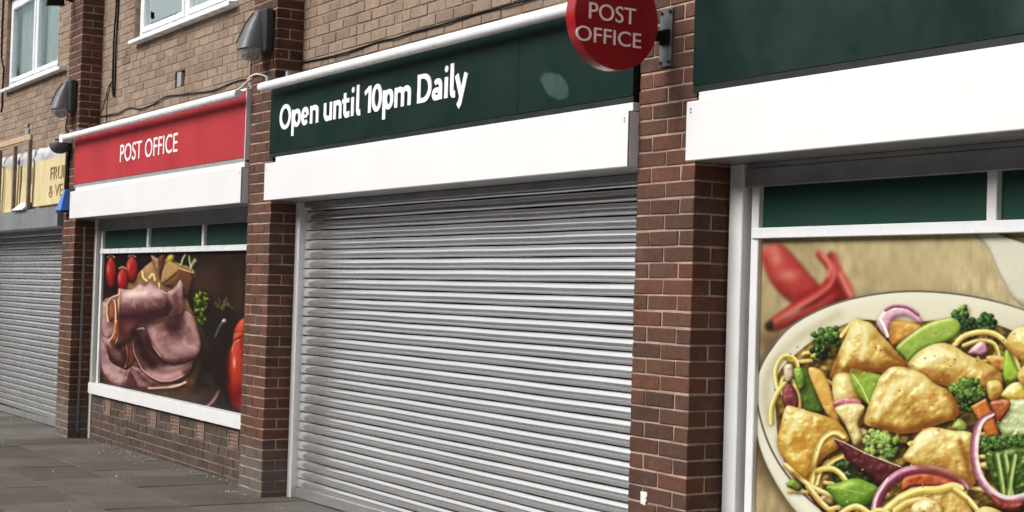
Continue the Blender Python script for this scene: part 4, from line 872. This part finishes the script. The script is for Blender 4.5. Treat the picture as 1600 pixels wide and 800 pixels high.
# ---------------------------------------------------------------- roller shutters
def slat_profile():
    """curved lath: convex outwards, hooked at top and bottom (y outwards is minus)"""
    seg = [(.0318, .0310, 70, 40), (.0310, .0225, 30, 27), (.0225, .014, 27, 23), (.014, .0075, 23, 17), (.0075, .0045, 15, 5), (.0045, -.003, 5, 3), (-.003, -.0105, 3, 1), (-.0105, -.0115, 1, -5), (-.0115, -.019, -5, -7), (-.019, -.026, -7, -9), (-.026, -.0280, -14, -44), (-.0280, -.0292, -56, -80)]
    y = .004; pts = [(y, .0318)]
    for z0, z1, n0, n1 in seg: y -= math.tan(math.radians((n0 + n1) / 2)) * (z0 - z1); pts.append((y, z1))
    return pts
SLP = .0693; PROF = slat_profile()
def slats(sh, x0, x1, z0, z1, y, mat, nx, rng, wob):
    z = z0; n = 0
    while z + SLP <= z1 + .001:
        c = z + SLP / 2; mb = MB(); rings = []
        base = rng.gauss(0, .014 * wob); a1, a2, ph, ph2 = rng.gauss(0, .014 * wob), rng.gauss(0, .007 * wob), rng.random() * 6, rng.random() * 6
        for i in range(nx + 1):
            x = x0 + (x1 - x0) * i / nx; t = base + a1 * math.sin(ph + i * .55) + a2 * math.sin(ph2 + i * 1.4); ct, st = math.cos(t), math.sin(t)
            sag = .0009 * math.sin(i * .8 + ph)
            ring = [(x, y + p[0] * ct - p[1] * st, c + p[0] * st + p[1] * ct + sag) for p in PROF]
            ring += [(x, y + .009, c - .0292 + sag), (x, y + .009, c + .0318 + sag)]
            rings.append(ring)
        mb.loft(rings, True, True); o = mb.build('slat', mat, sh, True); n += 1
        z += SLP
    return n
def shutter(label, x0, x1, box, zbox, yb, lowz, zground, mat, boxmat, frontmat, full, rails, nx=14, wob=1., seed=1):
    rng = random.Random(seed); bx0, bx1 = box; z0, z1 = zbox
    sh = thing('roller_shutter', label, 'roller shutter', ((x0 + x1) / 2, .2, zground), 'roller shutters across the row of shopfronts')
    b = MB(); b.box(bx0 + .003, bx1 - .003, yb + .003, .212, z0 + .002, z1 - .002); b.build('shutter_box', boxmat, sh)
    if frontmat:        # folded front sheet with small returns
        f = MB(); f.loft([[(x, yb + .03, z1 + .001), (x, yb + .004, z1 + .001), (x, yb, z1 - .004), (x, yb, z0 + .004), (x, yb + .004, z0), (x, yb + .012, z0), (x, yb + .012, z0 + .003), (x, yb + .0035, z0 + .006), (x, yb + .0035, z1 - .003), (x, yb + .03, z1 - .002)] for x in (bx0, bx1)])
        f.build('front_cover', frontmat, sh)
        for xx in (bx0, bx1):
            e = MB(); s = 1 if xx == bx1 else -1; xa, xb = sorted((xx - .002 * s, xx + .0015 * s)); e.box(xa, xb, yb + .012, .2, z0 + .003, z1 - .003)
            e.build('end_cap', 'endcap', sh)
        for xx in (bx0 + .03, bx1 - .03):
            for zz in (z1 - .035, z1 - .05): MB().tube([(xx, yb - .002, zz), (xx, yb + .004, zz)], .0045, 8).build('screw', 'bracket', sh)
    if full:
        n = slats(sh, x0 + .05, x1 - .05, zground + .075, z0 + .06, .255, mat, nx, rng, wob)
        r = MB(); zb = zground
        r.loft([[(x, .236, gz(x) + .008), (x, .236, gz(x) + .074), (x, .27, gz(x) + .078), (x, .27, gz(x) + .008)] for x in (x0 + .05, x1 - .05)]); r.build('bottom_rail', 'soffit', sh)
        top = MB(); top.box(x0 + .05, x1 - .05, .235, .262, z0 - .036, z0 + .0015); top.build('top_strip', 'soffit', sh)
    else:
        top = MB(); top.box(x0 + .084, x1 - .084, .213, .245, lowz, lowz + .085, .003); top.build('bottom_rail', 'soffit', sh)
        g = MB(); g.box(x0 + .084, x1 - .084, .222, .236, lowz + .087, z0 + .0015); g.build('slat', 'soffit', sh)
    for a, b_ in rails:
        g = MB(); g.loft([[(a, .2, z), (b_ - .006, .2, z), (b_, .204, z), (b_, .26, z), (a, .26, z)] for z in (gz(a) + .0, z0 - .001)]); g.build('guide_rail', 'rail', sh)
    return sh
shutter('wide closed galvanised shutter under the Open until 10pm Daily sign', -4.914, -.44, (-4.903, -.442), (2.152, 2.421), -.06, 0, gz(-4.9), 'slat', 'soffit', 'white', True, [(-4.912, -4.845), (-.509, -.442)], 30, 1., 4)
shutter('white shutter box rolled up above the sliced ham window picture', -9.92, -5.354, (-9.918, -5.358), (2.152, 2.424), -.06, 2.04, gz(-9.9), 'slat', 'soffit', 'white', False, [(-9.917, -9.85), (-5.42, -5.356)], seed=2)
shutter('white shutter box rolled up above the noodle bowl window picture', 0, 4.52, (.006, 4.514), (2.152, 2.421), -.06, 2.046, gz(0), 'slat', 'soffit', 'white', False, [(.012, .10), (4.43, 4.515)], seed=3)
shutter('weathered closed shutter with streaked grey box below the broken yellow sign', -14.92, -10.36, (-14.9, -10.362), (2.088, 2.297), -.06, 0, gz(-11.5), 'slat_old', 'galv_box', None, True, [(-14.9, -14.84), (-10.425, -10.362)], 16, 1.2, 9)
# ---------------------------------------------------------------- fascia signs
def fascia(label, x0, x1, mats, edge, seams, z0=2.478, z1=3.0, trim_x=None, cap=False):
    s = thing('fascia_sign', label, 'shop sign', ((x0 + x1) / 2, .09, z0))
    xs = [x0] + seams + [x1]
    for i, (a, b) in enumerate(zip(xs, xs[1:])):
        MB().box(a + .001, b - .001, -.03, -.012, z0 + .02, z1, .0015).build('panel', mats[min(i, len(mats) - 1)], s)
    f = MB(); f.box(x0 + .001, x1 - .003, -.0118, .21, z0, z1 - .002); f.build('sign_case', edge, s)
    f = MB(); f.box(x0 + .0, x1 - .002, -.0245, -.0122, z0 - .014, z0 + .019); f.build('lower_edge', 'green_edge' if edge == 'green_edge' else 'cap', s)
    f = MB(); f.box(x0, x1, -.034, .212, z1 + .001, z1 + .022, .003); f.build('top_capping', 'white_trim' if cap else 'green_edge', s)
    if trim_x:
        t = MB(); t.box(trim_x[0], trim_x[1], -.032, .1, 2.4245, 2.4635, .002); t.build('trim', 'white_trim', s)
    if cap:
        t = MB(); t.box(x1 - .006, x1 + .003, -.032, .2, z0 + .004, z1); t.build('end_trim', 'endcap', s)
    return s
g1 = fascia('dark green sign reading Open until 10pm Daily in white', -4.905, -.452, ['green'], 'green_edge', [-1.497], trim_x=(-4.776, -.446))
r1 = fascia('red fascia board reading POST OFFICE in thin white capitals', -9.915, -5.372, ['red_sign'], 'cap', [], trim_x=(-9.84, -5.37), cap=True)
g2 = fascia('plain dark green fascia board above the noodle bowl window', .004, 4.51, ['green_plain'], 'green_edge', [2.3], trim_x=(.055, 4.5))
text_part.cap = .69
text_part('POST OFFICE', 'letter', r1, .16, -8.42, -6.868, (0, -.031, 2.637), (1, 0, 0), (0, 0, 1), .002)
# Open until 10pm Daily: bold letters drawn as strokes (box coordinates: x 0..1 over the letter's width, y in cap heights)
XH = .715
def arc(cx, cy, rx, ry, a0, a1, n=14): return [(cx + rx * math.cos(math.radians(a0 + (a1 - a0) * i / n)), cy + ry * math.sin(math.radians(a0 + (a1 - a0) * i / n))) for i in range(n + 1)]
SV, SH = .235, .165       # stem and hairline thickness in cap heights
def glyph(ch, w):
    """strokes of one letter: (points in cap heights, thickness at each point or one value), w: letter width in cap heights"""
    v, h = SV / 2, SH / 2
    def bowl(cx, cy, rx, ry, a0=0, a1=360, n=28):
        p = arc(cx, cy, rx, ry, a0, a1, n); th = [SH + (SV - SH) * abs(math.cos(math.radians(a0 + (a1 - a0) * i / n))) for i in range(n + 1)]; return (p, th)
    if ch == 'O': return [bowl(w / 2, .5, w / 2 - v, .52 - h)]
    if ch == '0': return [bowl(w / 2, .5, w / 2 - v, .51 - h)]
    if ch == 'D': return [([(v, 0), (v, 1)], SV), ([(v, 1 - h), (w * .42, 1 - h)] + arc(w * .42, .5, w * .58 - v, .5 - h, 90, -90, 18) + [(w * .42, h), (v, h)], [SH] * 2 + [SH + (SV - SH) * math.cos(math.radians(90 - 180 * i / 18)) for i in range(19)] + [SH] * 2)]
    if ch == 'p': return [([(v, -.35), (v, XH)], SV), bowl(w / 2 + v * .45, XH / 2, w / 2 - v * 1.45, XH / 2 - h + .01)]
    if ch == 'e': return [bowl(w / 2, XH / 2, w / 2 - v, XH / 2 - h + .012, 2, 318), ([(v, XH / 2 - .005), (w - v * 1.1, XH / 2 - .005)], .115)]
    if ch == 'n': return [([(v, 0), (v, XH)], SV), ([(v, XH * .62)] + arc(w / 2, XH - h - (w / 2 - v) * .75, w / 2 - v, (w / 2 - v) * .75, 160, 0, 12) + [(w - v, 0)], [.12] + [SH + (SV - SH) * i / 12 for i in range(13)] + [SV])]
    if ch == 'u': return [([(w - v, XH), (w - v, 0)], SV), ([(v, XH)] + arc(w / 2, h + (w / 2 - v) * .75, w / 2 - v, (w / 2 - v) * .75, 180, 340, 12) + [(w - v, XH * .4)], [SV] + [SV - (SV - SH) * i / 12 for i in range(13)] + [.12])]
    if ch == 'm':
        m = w / 2
        o = [([(v, 0), (v, XH)], SV)]
        for a, b in ((v, m), (m, w - v)):
            r = (b - a) / 2; o.append(([(a, XH * .62)] + arc((a + b) / 2, XH - h - r * .75, r, r * .75, 160, 0, 12) + [(b, 0)], [.12] + [SH + (SV - SH) * i / 12 for i in range(13)] + [SV]))
        return o
    if ch == 't': return [([(w * .36, .93), (w * .36, .25)] + arc(w * .36 + .17, .25, .17, .25 - h, 180, 285, 8) + [(w, h + .03)], SV * .97), ([(0, XH - h), (w * .95, XH - h)], SH)]
    if ch == 'i': return [([(w / 2, 0), (w / 2, XH)], SV), (arc(w / 2, .99, .002, .06, 90, -90, 6), None)]
    if ch == 'l': return [([(v, 1.14), (v, .2)] + arc(v + .13, .2, .13, .2 - h, 180, 280, 6) + [(w, h + .01)], SV)]
    if ch == '1': return [([(w - v, 0), (w - v, 1)], SV), ([(0, .74), (w - v * 1.2, .93)], .17)]
    if ch == 'a': return [([(w - v * 1.1, 0), (w - v * 1.1, XH * .62)] + arc(w * .5, XH * .62, w * .5 - v * 1.1, XH * .38 - h + .01, 0, 140, 10) , [SV] * 2 + [SV - (SV - SH) * i / 10 for i in range(11)]), bowl(w * .46, XH * .29, w * .46 - v, XH * .29 - h + .01)]
    if ch == 'y': return [([(v * .95, XH), (w * .5, .02)], SV), ([(w - v * .95, XH), (w * .44, -.22), (w * .28, -.36)], SV)]
def ribbon(mb, pts, th, org, k, y0, y1):
    if th is None:        # a dot
        c = pts[len(pts) // 2]; r = .115; ring = [(org[0] + k * (pts[0][0] + r * math.cos(6.283 * i / 20)), org[1] + k * (.99 + r * math.sin(6.283 * i / 20))) for i in range(20)]
        mb.prism(ring, 1, y0, y1); return
    n = len(pts); th = th if isinstance(th, list) else [th] * n; Lf, Rt = [], []
    P = [Vector((p[0], p[1])) for p in pts]; closed = (P[0] - P[-1]).length < 1e-6
    for i in range(n):
        a = P[i - 1] if i else (P[-2] if closed else P[i]); b = P[i + 1] if i < n - 1 else (P[1] if closed else P[i])
        t1 = (P[i] - a); t2 = (b - P[i])
        if t1.length < 1e-9: t1 = t2
        if t2.length < 1e-9: t2 = t1
        t1.normalize(); t2.normalize(); t = (t1 + t2).normalized(); nn = Vector((-t.y, t.x)); m = th[i] / 2 / max(.5, nn.dot(Vector((-t1.y, t1.x))))
        Lf.append(P[i] + nn * m); Rt.append(P[i] - nn * m)
    W3 = lambda p, y: (org[0] + k * p.x, y, org[1] + k * p.y)
    mb.loft([[W3(Lf[i], y0), W3(Rt[i], y0), W3(Rt[i], y1), W3(Lf[i], y1)] for i in range(n)], not closed)
LET = [('O', 437, 454.6, 201), ('p', 456, 470.2, 198), ('e', 471, 482.5, 195.4), ('n', 485, 498, 192), ('u', 506, 519, 188.5), ('n', 521.2, 534, 185.4), ('t', 535, 546.4, 182), ('i', 548, 554.4, 180.3), ('l', 556.8, 563.4, 178.5),
       ('1', 570, 580, 176), ('0', 581, 597, 173.6), ('p', 598.4, 615, 170.3), ('m', 616.6, 642.2, 166.5), ('D', 652.4, 674.4, 160), ('a', 675.6, 691.6, 155.5), ('i', 693.6, 701, 152.6), ('l', 703.6, 711.6, 150.4), ('y', 711, 731, 147)]
def to_x(px, py, Y=-.031):
    d = (px - 800) / FPX * AX[0] - (py - 400) / FPX * AX[1] + AX[2]; return CAMP[0] + d[0] * (Y - CAMP[1]) / d[1]
KK = .172; q = 0
for ch, a, b, py in LET:
    xa, xb = to_x(a, py), to_x(b, py)
    lm = MB()
    for pts, th in glyph(ch, (xb - xa) / KK):
        ribbon(lm, pts, th, (xa, 2.655), KK, -.0345 - q % 7 * .0003, -.0285); q += 1
    lm.build('letter', 'letter', g1)
# the old greengrocer's sign at the far end
old = thing('broken_shop_sign', 'broken yellow fruit and veg sign behind bare timber battens', 'shop sign', (-11.6, 0, 2.3))
rng = random.Random(12)
def board(xa, xb, xta, xtb, z0, z1, y, ty):
    MB().loft([[(xa, y, z0), (xb, y, z0 + .005), (xb, y + .012, z0 + .005), (xa, y + .012, z0)], [(xta, y + ty, z1), (xtb, y + ty, z1 + .01), (xtb, y + ty + .012, z1 + .01), (xta, y + ty + .012, z1)]]).build('board', 'wood_board', old)
board(-11.40, -10.283, -11.46, -10.28, 2.325, 2.81, -.03, .01)
board(-11.52, -11.41, -11.53, -11.40, 2.33, 2.80, -.012, .012)
board(-12.10, -11.53, -12.04, -11.54, 2.32, 2.81, -.014, .01)
board(-12.53, -12.13, -12.53, -12.15, 2.30, 2.82, -.02, .012)
board(-12.80, -12.55, -12.81, -12.56, 2.30, 2.82, -.012, .005)
board(-13.4, -12.82, -13.4, -12.83, 2.30, 2.82, -.016, .01); board(-14.4, -13.43, -14.4, -13.43, 2.30, 2.82, -.01, .01)
MB().box(-14.8, -10.37, .012, .2, 2.3, 2.80).build('backing', 'wood_board', old)
for x, zt in ((-11.572, 3.06), (-12.215, 3.035), (-12.92, 3.03), (-13.7, 3.03)): MB().box(x - .027, x + .027, -.075, -.035, 2.298, zt, .004).build('batten', 'batten', old)
MB().box(-14.8, -11.53, -.07, -.035, 3.062, 3.125, .004).build('rail', 'rail_wood', old)
fl = MB(); n = 60; rows = []
for i in range(n + 1):
    x = -14.6 + 4.27 * i / n; rows.append([(x, .0 + rng.uniform(-.018, .018), 2.802 + rng.uniform(-.008, .008)), (x, -.012 + rng.uniform(-.02, .02), 2.85), (x, -.008 + rng.uniform(-.022, .022), 2.9), (x, .02 + rng.uniform(-.02, .02), 2.958 + rng.uniform(-.012, .012)), (x, .2, 2.97)])
fl.loft(rows, False, False).build('flashing', 'flashing', old, 'all')
MB().loft([[(-12.13, -.10, 2.30), (-11.63, -.10, 2.30), (-11.63, -.06, 2.30), (-12.13, -.06, 2.30)], [(-11.98, -.03, 2.385), (-11.58, -.03, 2.385), (-11.58, -.02, 2.385), (-11.98, -.02, 2.385)]]).build('loose_trim', 'white', old)
MB().box(-11.66, -11.62, -.05, -.042, 2.62, 2.80).build('loose_trim', 'white', old)
text_part.offset = -.012
text_part('FRUI', 'faded_print', old, .14, -10.80, -10.295, (0, -.028, 2.585), (1, 0, 0), (0, 0, 1), .0035)
text_part('& VE', 'faded_print', old, .13, -10.83, -10.31, (0, -.0305, 2.403), (1, 0, 0), (0, 0, 1), .0035)
text_part.offset = 0.
# ---------------------------------------------------------------- round projecting sign
rs = thing('projecting_sign', 'round red POST OFFICE sign on a bracket beside the blank green board', 'round sign', (-.23, 0, 2.6))
CY, CZ, RR = -.32, 2.797, .235; XF, XB = -.19, -.265
def ring(r, x, n=72): return [(x, CY + r * math.cos(6.28319 * i / n), CZ + r * math.sin(6.28319 * i / n)) for i in range(n)]
MB().loft([ring(RR - .006, XB), ring(RR, XB + .006), ring(RR, XF - .004), ring(RR - .004, XF)]).build('disc', 'disc_red', rs, True)
text_part('POST', 'disc_letter', rs, .074, -.472 - .005, -.212 - .005, (XF + .0015, 0, 2.779), (0, 1, 0), (0, 0, 1), .0015)
text_part('OFFICE', 'disc_letter', rs, .068, -.545, -.183, (XF + .0015, 0, 2.674), (0, 1, 0), (0, 0, 1), .0015)
MB().prism([(-.275, 2.617), (-.272, 2.614), (-.186, 2.614), (-.183, 2.617), (-.183, 2.883), (-.186, 2.886), (-.272, 2.886), (-.275, 2.883)], 1, -.012, .006).build('bracket_plate', 'bracket', rs)
a = MB(); a.box(-.252, -.206, -.095, -.012, 2.728, 2.772, .004); a.box(-.262, -.196, -.03, -.0125, 2.715, 2.785, .003); a.build('bracket_arm', 'black', rs)
for x in (-.262, -.196):
    for z in (2.632, 2.868): MB().tube([(x, -.022, z), (x, -.01, z)], .009, 6).build('bolt', 'charcoal', rs)
# ---------------------------------------------------------------- light troughs over the signs
def trough(label, x0, x1, y=-.115, z=2.968, r=.033, brk=()):
    t = thing('light_trough', label, 'sign light', ((x0 + x1) / 2, y, z - r), 'white tube lights over the fascia signs')
    n = 24; mk = lambda x, q: [(x, y + q * math.cos(6.28319 * i / n), z + q * math.sin(6.28319 * i / n)) for i in range(n)]
    MB().loft([mk(x0 + .02, r), mk(x1 - .02, r)], False).build('tube', 'tube', t, 'all')
    for s, e in ((x0, x0 + .0205), (x1, x1 - .0205)):
        d = .006 if s < e else -.006
        MB().loft([mk(s, r - .004), mk(s + d, r + .0015), mk(e, r + .0015)]).build('end_cap', 'tube', t, True)
    for x in brk:
        m = MB(); m.box(x - .018, x + .018, y + .012, .21, 3.0225, 3.032); m.box(x - .018, x + .018, y - .015, y + .0115, z + r * .9, 3.032); m.build('bracket', 'cap', t)
trough('long white tube light over the dark green sign', -4.89, -.62, brk=(-4.76, -4.4))
trough('long white tube light over the red sign', -9.955, -5.33, brk=(-9.75, -9.5))
# ---------------------------------------------------------------- wall lamps
def lamp(label, cx):
    L = thing('wall_lamp', label, 'wall lamp', (cx, 0, 3.22), 'hooded grey lamps on the brick piers')
    MB().box(cx - .04, cx + .155, -.075, -.001, 3.245, 3.565, .012).build('back_box', 'charcoal', L)
    def half(z, w, d, n=22): return [(cx - w * math.copysign(abs(math.cos(math.pi * i / n)) ** .62, math.cos(math.pi * i / n)), -.072 - d * max(0, math.sin(math.pi * i / n)) ** .62, z - .02 * math.sin(math.pi * i / n)) for i in range(n + 1)]
    lv = [(3.567, .03, .012), (3.56, .045, .028), (3.52, .06, .052), (3.46, .078, .085), (3.38, .095, .118), (3.30, .108, .143), (3.285, .11, .147)]
    MB().loft([half(*q) for q in lv]).build('hood', 'hood', L, True)
    MB().tube([(cx - .01, -.075 - .028, 3.545), (cx - .03, -.158, 3.46), (cx - .055, -.213, 3.31)], .006, 6).build('hood_rib', 'charcoal', L)
    MB().loft([half(3.284, .1, .134), half(3.25, .095, .125), half(3.215, .07, .09), half(3.198, .035, .04)]).build('lens', 'lens', L, True)
lamp('grey hooded wall lamp beside the Open until 10pm sign', -5.105)
lamp('grey hooded wall lamp above the left end of the red sign', -10.165)
def cable(label, pts, r, mat='black', name='cable'):
    P = [Vector(p) for p in pts]; out = []
    for i in range(len(P) - 1):
        a, b, c, d = P[max(i - 1, 0)], P[i], P[i + 1], P[min(i + 2, len(P) - 1)]
        for j in range(5):
            t = j / 5; out.append(.5 * (2 * b + (c - a) * t + (2 * a - 5 * b + 4 * c - d) * t * t + (3 * b - 3 * c + d - a) * t ** 3))
    out.append(P[-1])
    return tag(MB().tube(out, r, 6).build(name, mat, None, 'all'), label, 'cable')
cable('black cable sagging along the buff bricks above the green sign', [(-4.91, .204, 3.185), (-4.5, .204, 3.172), (-4.10, .2, 3.168), (-3.665, .205, 3.183), (-3.4, .2, 3.175), (-3.2, .204, 3.182), (-2.79, .2, 3.18), (-2.36, .204, 3.188), (-1.96, .2, 3.186), (-1.2, .204, 3.19), (-.5, .2, 3.2)], .006)
cable('wavy black cable pinned along the bricks above the red sign', [(-9.90, .204, 3.2), (-9.3, .2, 3.18), (-8.95, .204, 3.205), (-8.6, .2, 3.165), (-8.2, .204, 3.18), (-7.9, .2, 3.215), (-7.6, .204, 3.2), (-7.2, .2, 3.18), (-6.9, .204, 3.16), (-6.6, .2, 3.155), (-6.3, .204, 3.175), (-6.04, .2, 3.175), (-5.80, .204, 3.15), (-5.6, .2, 3.165), (-5.38, .1, 3.12)], .0065)
cable('black cable lying low along the top of the red sign', [(-9.9, .205, 3.10), (-9.6, .2, 3.085), (-9.3, .2, 3.10), (-8.6, .203, 3.09), (-7.8, .2, 3.095), (-7.0, .203, 3.088), (-6.2, .2, 3.10), (-5.5, .203, 3.09)], .0075)
cable('pair of black cables hanging down the upper wall in a loop', [(-9.47, .203, 6.2), (-9.47, .2, 5.0), (-9.475, .203, 4.35), (-9.50, .2, 4.0), (-9.515, .203, 3.69), (-9.49, .2, 3.46), (-9.455, .2, 3.37), (-9.42, .2, 3.40), (-9.43, .203, 3.6), (-9.425, .2, 3.9), (-9.41, .203, 4.3), (-9.40, .2, 6.2)], .009)
cable('thin cable running from the hanging loop down to the tube light', [(-9.53, .2, 3.52), (-9.64, .2, 3.46), (-9.74, .2, 3.33), (-9.80, .17, 3.2), (-9.88, .05, 3.08), (-9.9, -.1, 3.0)], .005)
cable('thin slack cable behind the loop on the upper wall', [(-9.55, .2, 3.5), (-9.62, .2, 3.40), (-9.66, .2, 3.26), (-9.65, .2, 3.12)], .0045)
cable('white cable looping over the brick pier to the tube light', [(-5.56, .1, 3.03), (-5.48, .02, 3.08), (-5.38, -.012, 3.10), (-5.29, -.012, 3.113), (-5.19, -.012, 3.107), (-5.04, -.012, 3.072), (-4.95, -.03, 3.035), (-4.87, -.09, 3.0)], .008, 'wire_white')
cable('white flex dropping to the end of the red sign tube light', [(-5.40, .05, 3.11), (-5.36, -.03, 3.07), (-5.35, -.08, 3.02), (-5.345, -.112, 2.998)], .008, 'wire_white')
cable('black lamp cable looping beside the hood near the green sign', [(-4.955, -.02, 3.42), (-4.93, -.014, 3.40), (-4.921, -.012, 3.34), (-4.922, -.012, 3.25), (-4.925, -.012, 3.13)], .005)
cable('black lamp cable dropping to the white cable on the pier', [(-5.345, -.012, 3.23), (-5.35, -.012, 3.18), (-5.352, -.012, 3.13), (-5.335, -.012, 3.105)], .006)
cable('black cable dropping from the lamp above the red sign', [(-10.30, -.012, 3.24), (-10.32, -.012, 3.19), (-10.345, -.012, 3.12), (-10.33, -.012, 3.07), (-10.29, -.012, 3.07)], .006)
cable('black cable hanging down past the blue alarm box', [(-10.20, -.012, 2.86), (-10.19, -.014, 2.7), (-10.20, -.012, 2.5), (-10.185, -.02, 2.42)], .012)
cable('black cables running loosely over the broken yellow sign', [(-11.5, .2, 3.08), (-11.2, .2, 3.075), (-10.9, .2, 3.085), (-10.6, .2, 3.10), (-10.38, .1, 3.11)], .009)
cable('black cable beside the net curtained window', [(-14.15, .2, 6.0), (-14.16, .2, 4.5), (-14.1, .2, 4.25), (-14.0, .2, 4.12), (-14.02, .2, 3.88), (-14.01, .2, 3.7), (-14.05, .2, 3.6)], .011)
cable('dark conduit running down the side of the far pier', [(-9.912, .1, 2.1), (-9.912, .1, 1.6), (-9.91, .1, 1.0), (-9.912, .1, .5), (-9.912, .1, -.03)], .014, 'bracket', 'conduit')
# fittings on the far pier
cmr = thing('security_camera', 'small black security camera beside the net curtained window', 'camera', (-10.3, -.1, 4.3))
MB().prism([(-.25, 4.33), (-.24, 4.395), (-.11, 4.41), (-.10, 4.345)], 0, -10.30, -10.225).build('camera_body', 'black', cmr); MB().prism([(-.275, 4.325), (-.27, 4.385), (-.2505, 4.39), (-.2505, 4.33)], 0, -10.295, -10.23).build('camera_lens', 'black', cmr); MB().tube([(-10.30, -.16, 4.40), (-10.28, -.09, 4.425), (-10.27, -.002, 4.40)], .016, 8).build('camera_arm', 'black', cmr)
dm = thing('dome_fitting', 'dark grey domed fitting hanging under the red sign tube light', 'dome fitting', (-10.17, -.1, 2.82))
n = 20; MB().loft([[(-10.19 + r * math.cos(6.28319 * i / n), -.11 + r * math.sin(6.28319 * i / n), z) for i in range(n)] for z, r in ((2.93, .10), (2.915, .104), (2.88, .098), (2.845, .075), (2.825, .04), (2.82, .01))]).build('dome', 'hood', dm, True)
MB().box(-10.26, -10.13, -.10, -.001, 2.931, 3.02, .004).build('mount_box', 'rail', dm)
bl = thing('alarm_box', 'blue wedge shaped alarm box on the far brick pier', 'alarm box', (-10.11, 0, 2.23))
MB().loft([[(-10.26, -.11, 2.245), (-10.06, -.11, 2.245), (-10.06, -.001, 2.245), (-10.26, -.001, 2.245)], [(-10.165, -.05, 2.46), (-10.135, -.05, 2.46), (-10.135, -.001, 2.46), (-10.165, -.001, 2.46)]]).build('cover', 'blue', bl)
MB().box(-10.255, -10.065, -.105, -.002, 2.222, 2.2445).build('base', 'blue_dark', bl); MB().box(-10.055, -9.95, -.05, -.001, 2.24, 2.44, .004).build('side_unit', 'blue_dark', bl)
# ---------------------------------------------------------------- window pictures
def poster(label, pr, x0, x1, z0, z1, y, gain):
    W_, H_ = int((x1 - x0) * 300), int((z1 - z0) * 520)
    X, Z = np.meshgrid(x0 + (np.arange(W_) + .5) / W_ * (x1 - x0), z0 + (np.arange(H_) + .5) / H_ * (z1 - z0))
    u, v = project(np.stack([X.ravel(), np.full(X.size, y), Z.ravel()], 1))
    u = np.clip((u - pr.x0) * pr.S - .5, 0, pr.w - 1.01); v = np.clip((v - pr.y0) * pr.S - .5, 0, pr.h - 1.01)
    i, j = u.astype(int), v.astype(int); fu, fv = (u - i)[:, None], (v - j)[:, None]; a = np.clip(pr.a, 0, 1)
    c = (a[j, i] * (1 - fu) + a[j, i + 1] * fu) * (1 - fv) + (a[j + 1, i] * (1 - fu) + a[j + 1, i + 1] * fu) * fv
    im = bpy.data.images.new('window_print', W_, H_); px = np.ones((W_ * H_, 4), np.float32); px[:, :3] = c; im.pixels.foreach_set(px.ravel()); im.pack()
    k = Mat('window_print', .45, 0, .12); tx = k.n('TexImage'); tx.image = im; tx.extension = 'EXTEND'
    mp = k.n('Mapping'); mp.vector_type = 'POINT'
    sx = k.n('SeparateXYZ'); k.L(k.pos(), sx.inputs[0]); cb = k.n('CombineXYZ')
    k.L(k.math('DIVIDE', k.math('SUBTRACT', sx.outputs[0], x0), x1 - x0), cb.inputs[0]); k.L(k.math('DIVIDE', k.math('SUBTRACT', sx.outputs[2], z0), z1 - z0), cb.inputs[1]); k.L(cb.outputs[0], tx.inputs[0])
    k.col(k.mix(1., tx.outputs[0], (gain,) * 3, 'MULTIPLY'))
    tag(MB().box(x0, x1, y, y + .004, z0, z1).build('window_poster', k.m), label, 'window poster')
poster('window picture of folded ham slices, tomatoes and herbs on a board', ham_print(), -9.749, -5.42, .5205, 1.8115, .259, .74)
poster('window picture of a noodle bowl with chicken, broccoli and red onion', noodle_print(), .1755, 2.85, .5205, 1.8115, .259, .72)
MB().box(2.9, 4.4, .262, .27, .5205, 1.8115).build('panel', 'green_panel', SW2); MB().box(2.8505, 2.8995, .235, .33, .5205, 1.8115, .003).build('mullion', 'rail', SW2)
# ---------------------------------------------------------------- across the street (mirrored in the upper windows and the slats)
ob = thing('street_block', 'plain flat roofed brick block across the street, mirrored in the upper window', 'building', (-20, -22, 0))
MB().box(-65.99, 45, -30, -20, -.5, 10).build('wall', 'far_brick', ob); MB().box(-65.98, 45.2, -30.2, -19.8, 10.001, 10.3).build('roof', 'cap', ob)
MB().box(-112, -66, -30, -20.01, -.5, 14.3).build('wall', 'far_brick', ob); MB().box(-112.2, -65.9, -30.2, -19.8, 14.301, 14.65).build('roof', 'cap', ob)
me = None
for fl_ in range(3):
    for i in range(30):
        x = -73 + i * 3.95
        if me is None: w0 = MB().box(x, x + 1.8, -20.02, -19.98, 1.2 + fl_ * 2.8, 2.6 + fl_ * 2.8).build('window', 'far_glass', ob); me = w0.data
        else: w = w0.copy(); COL.objects.link(w); put(w, Vector((x + .9, -20.0, 1.9 + fl_ * 2.8)), ob)
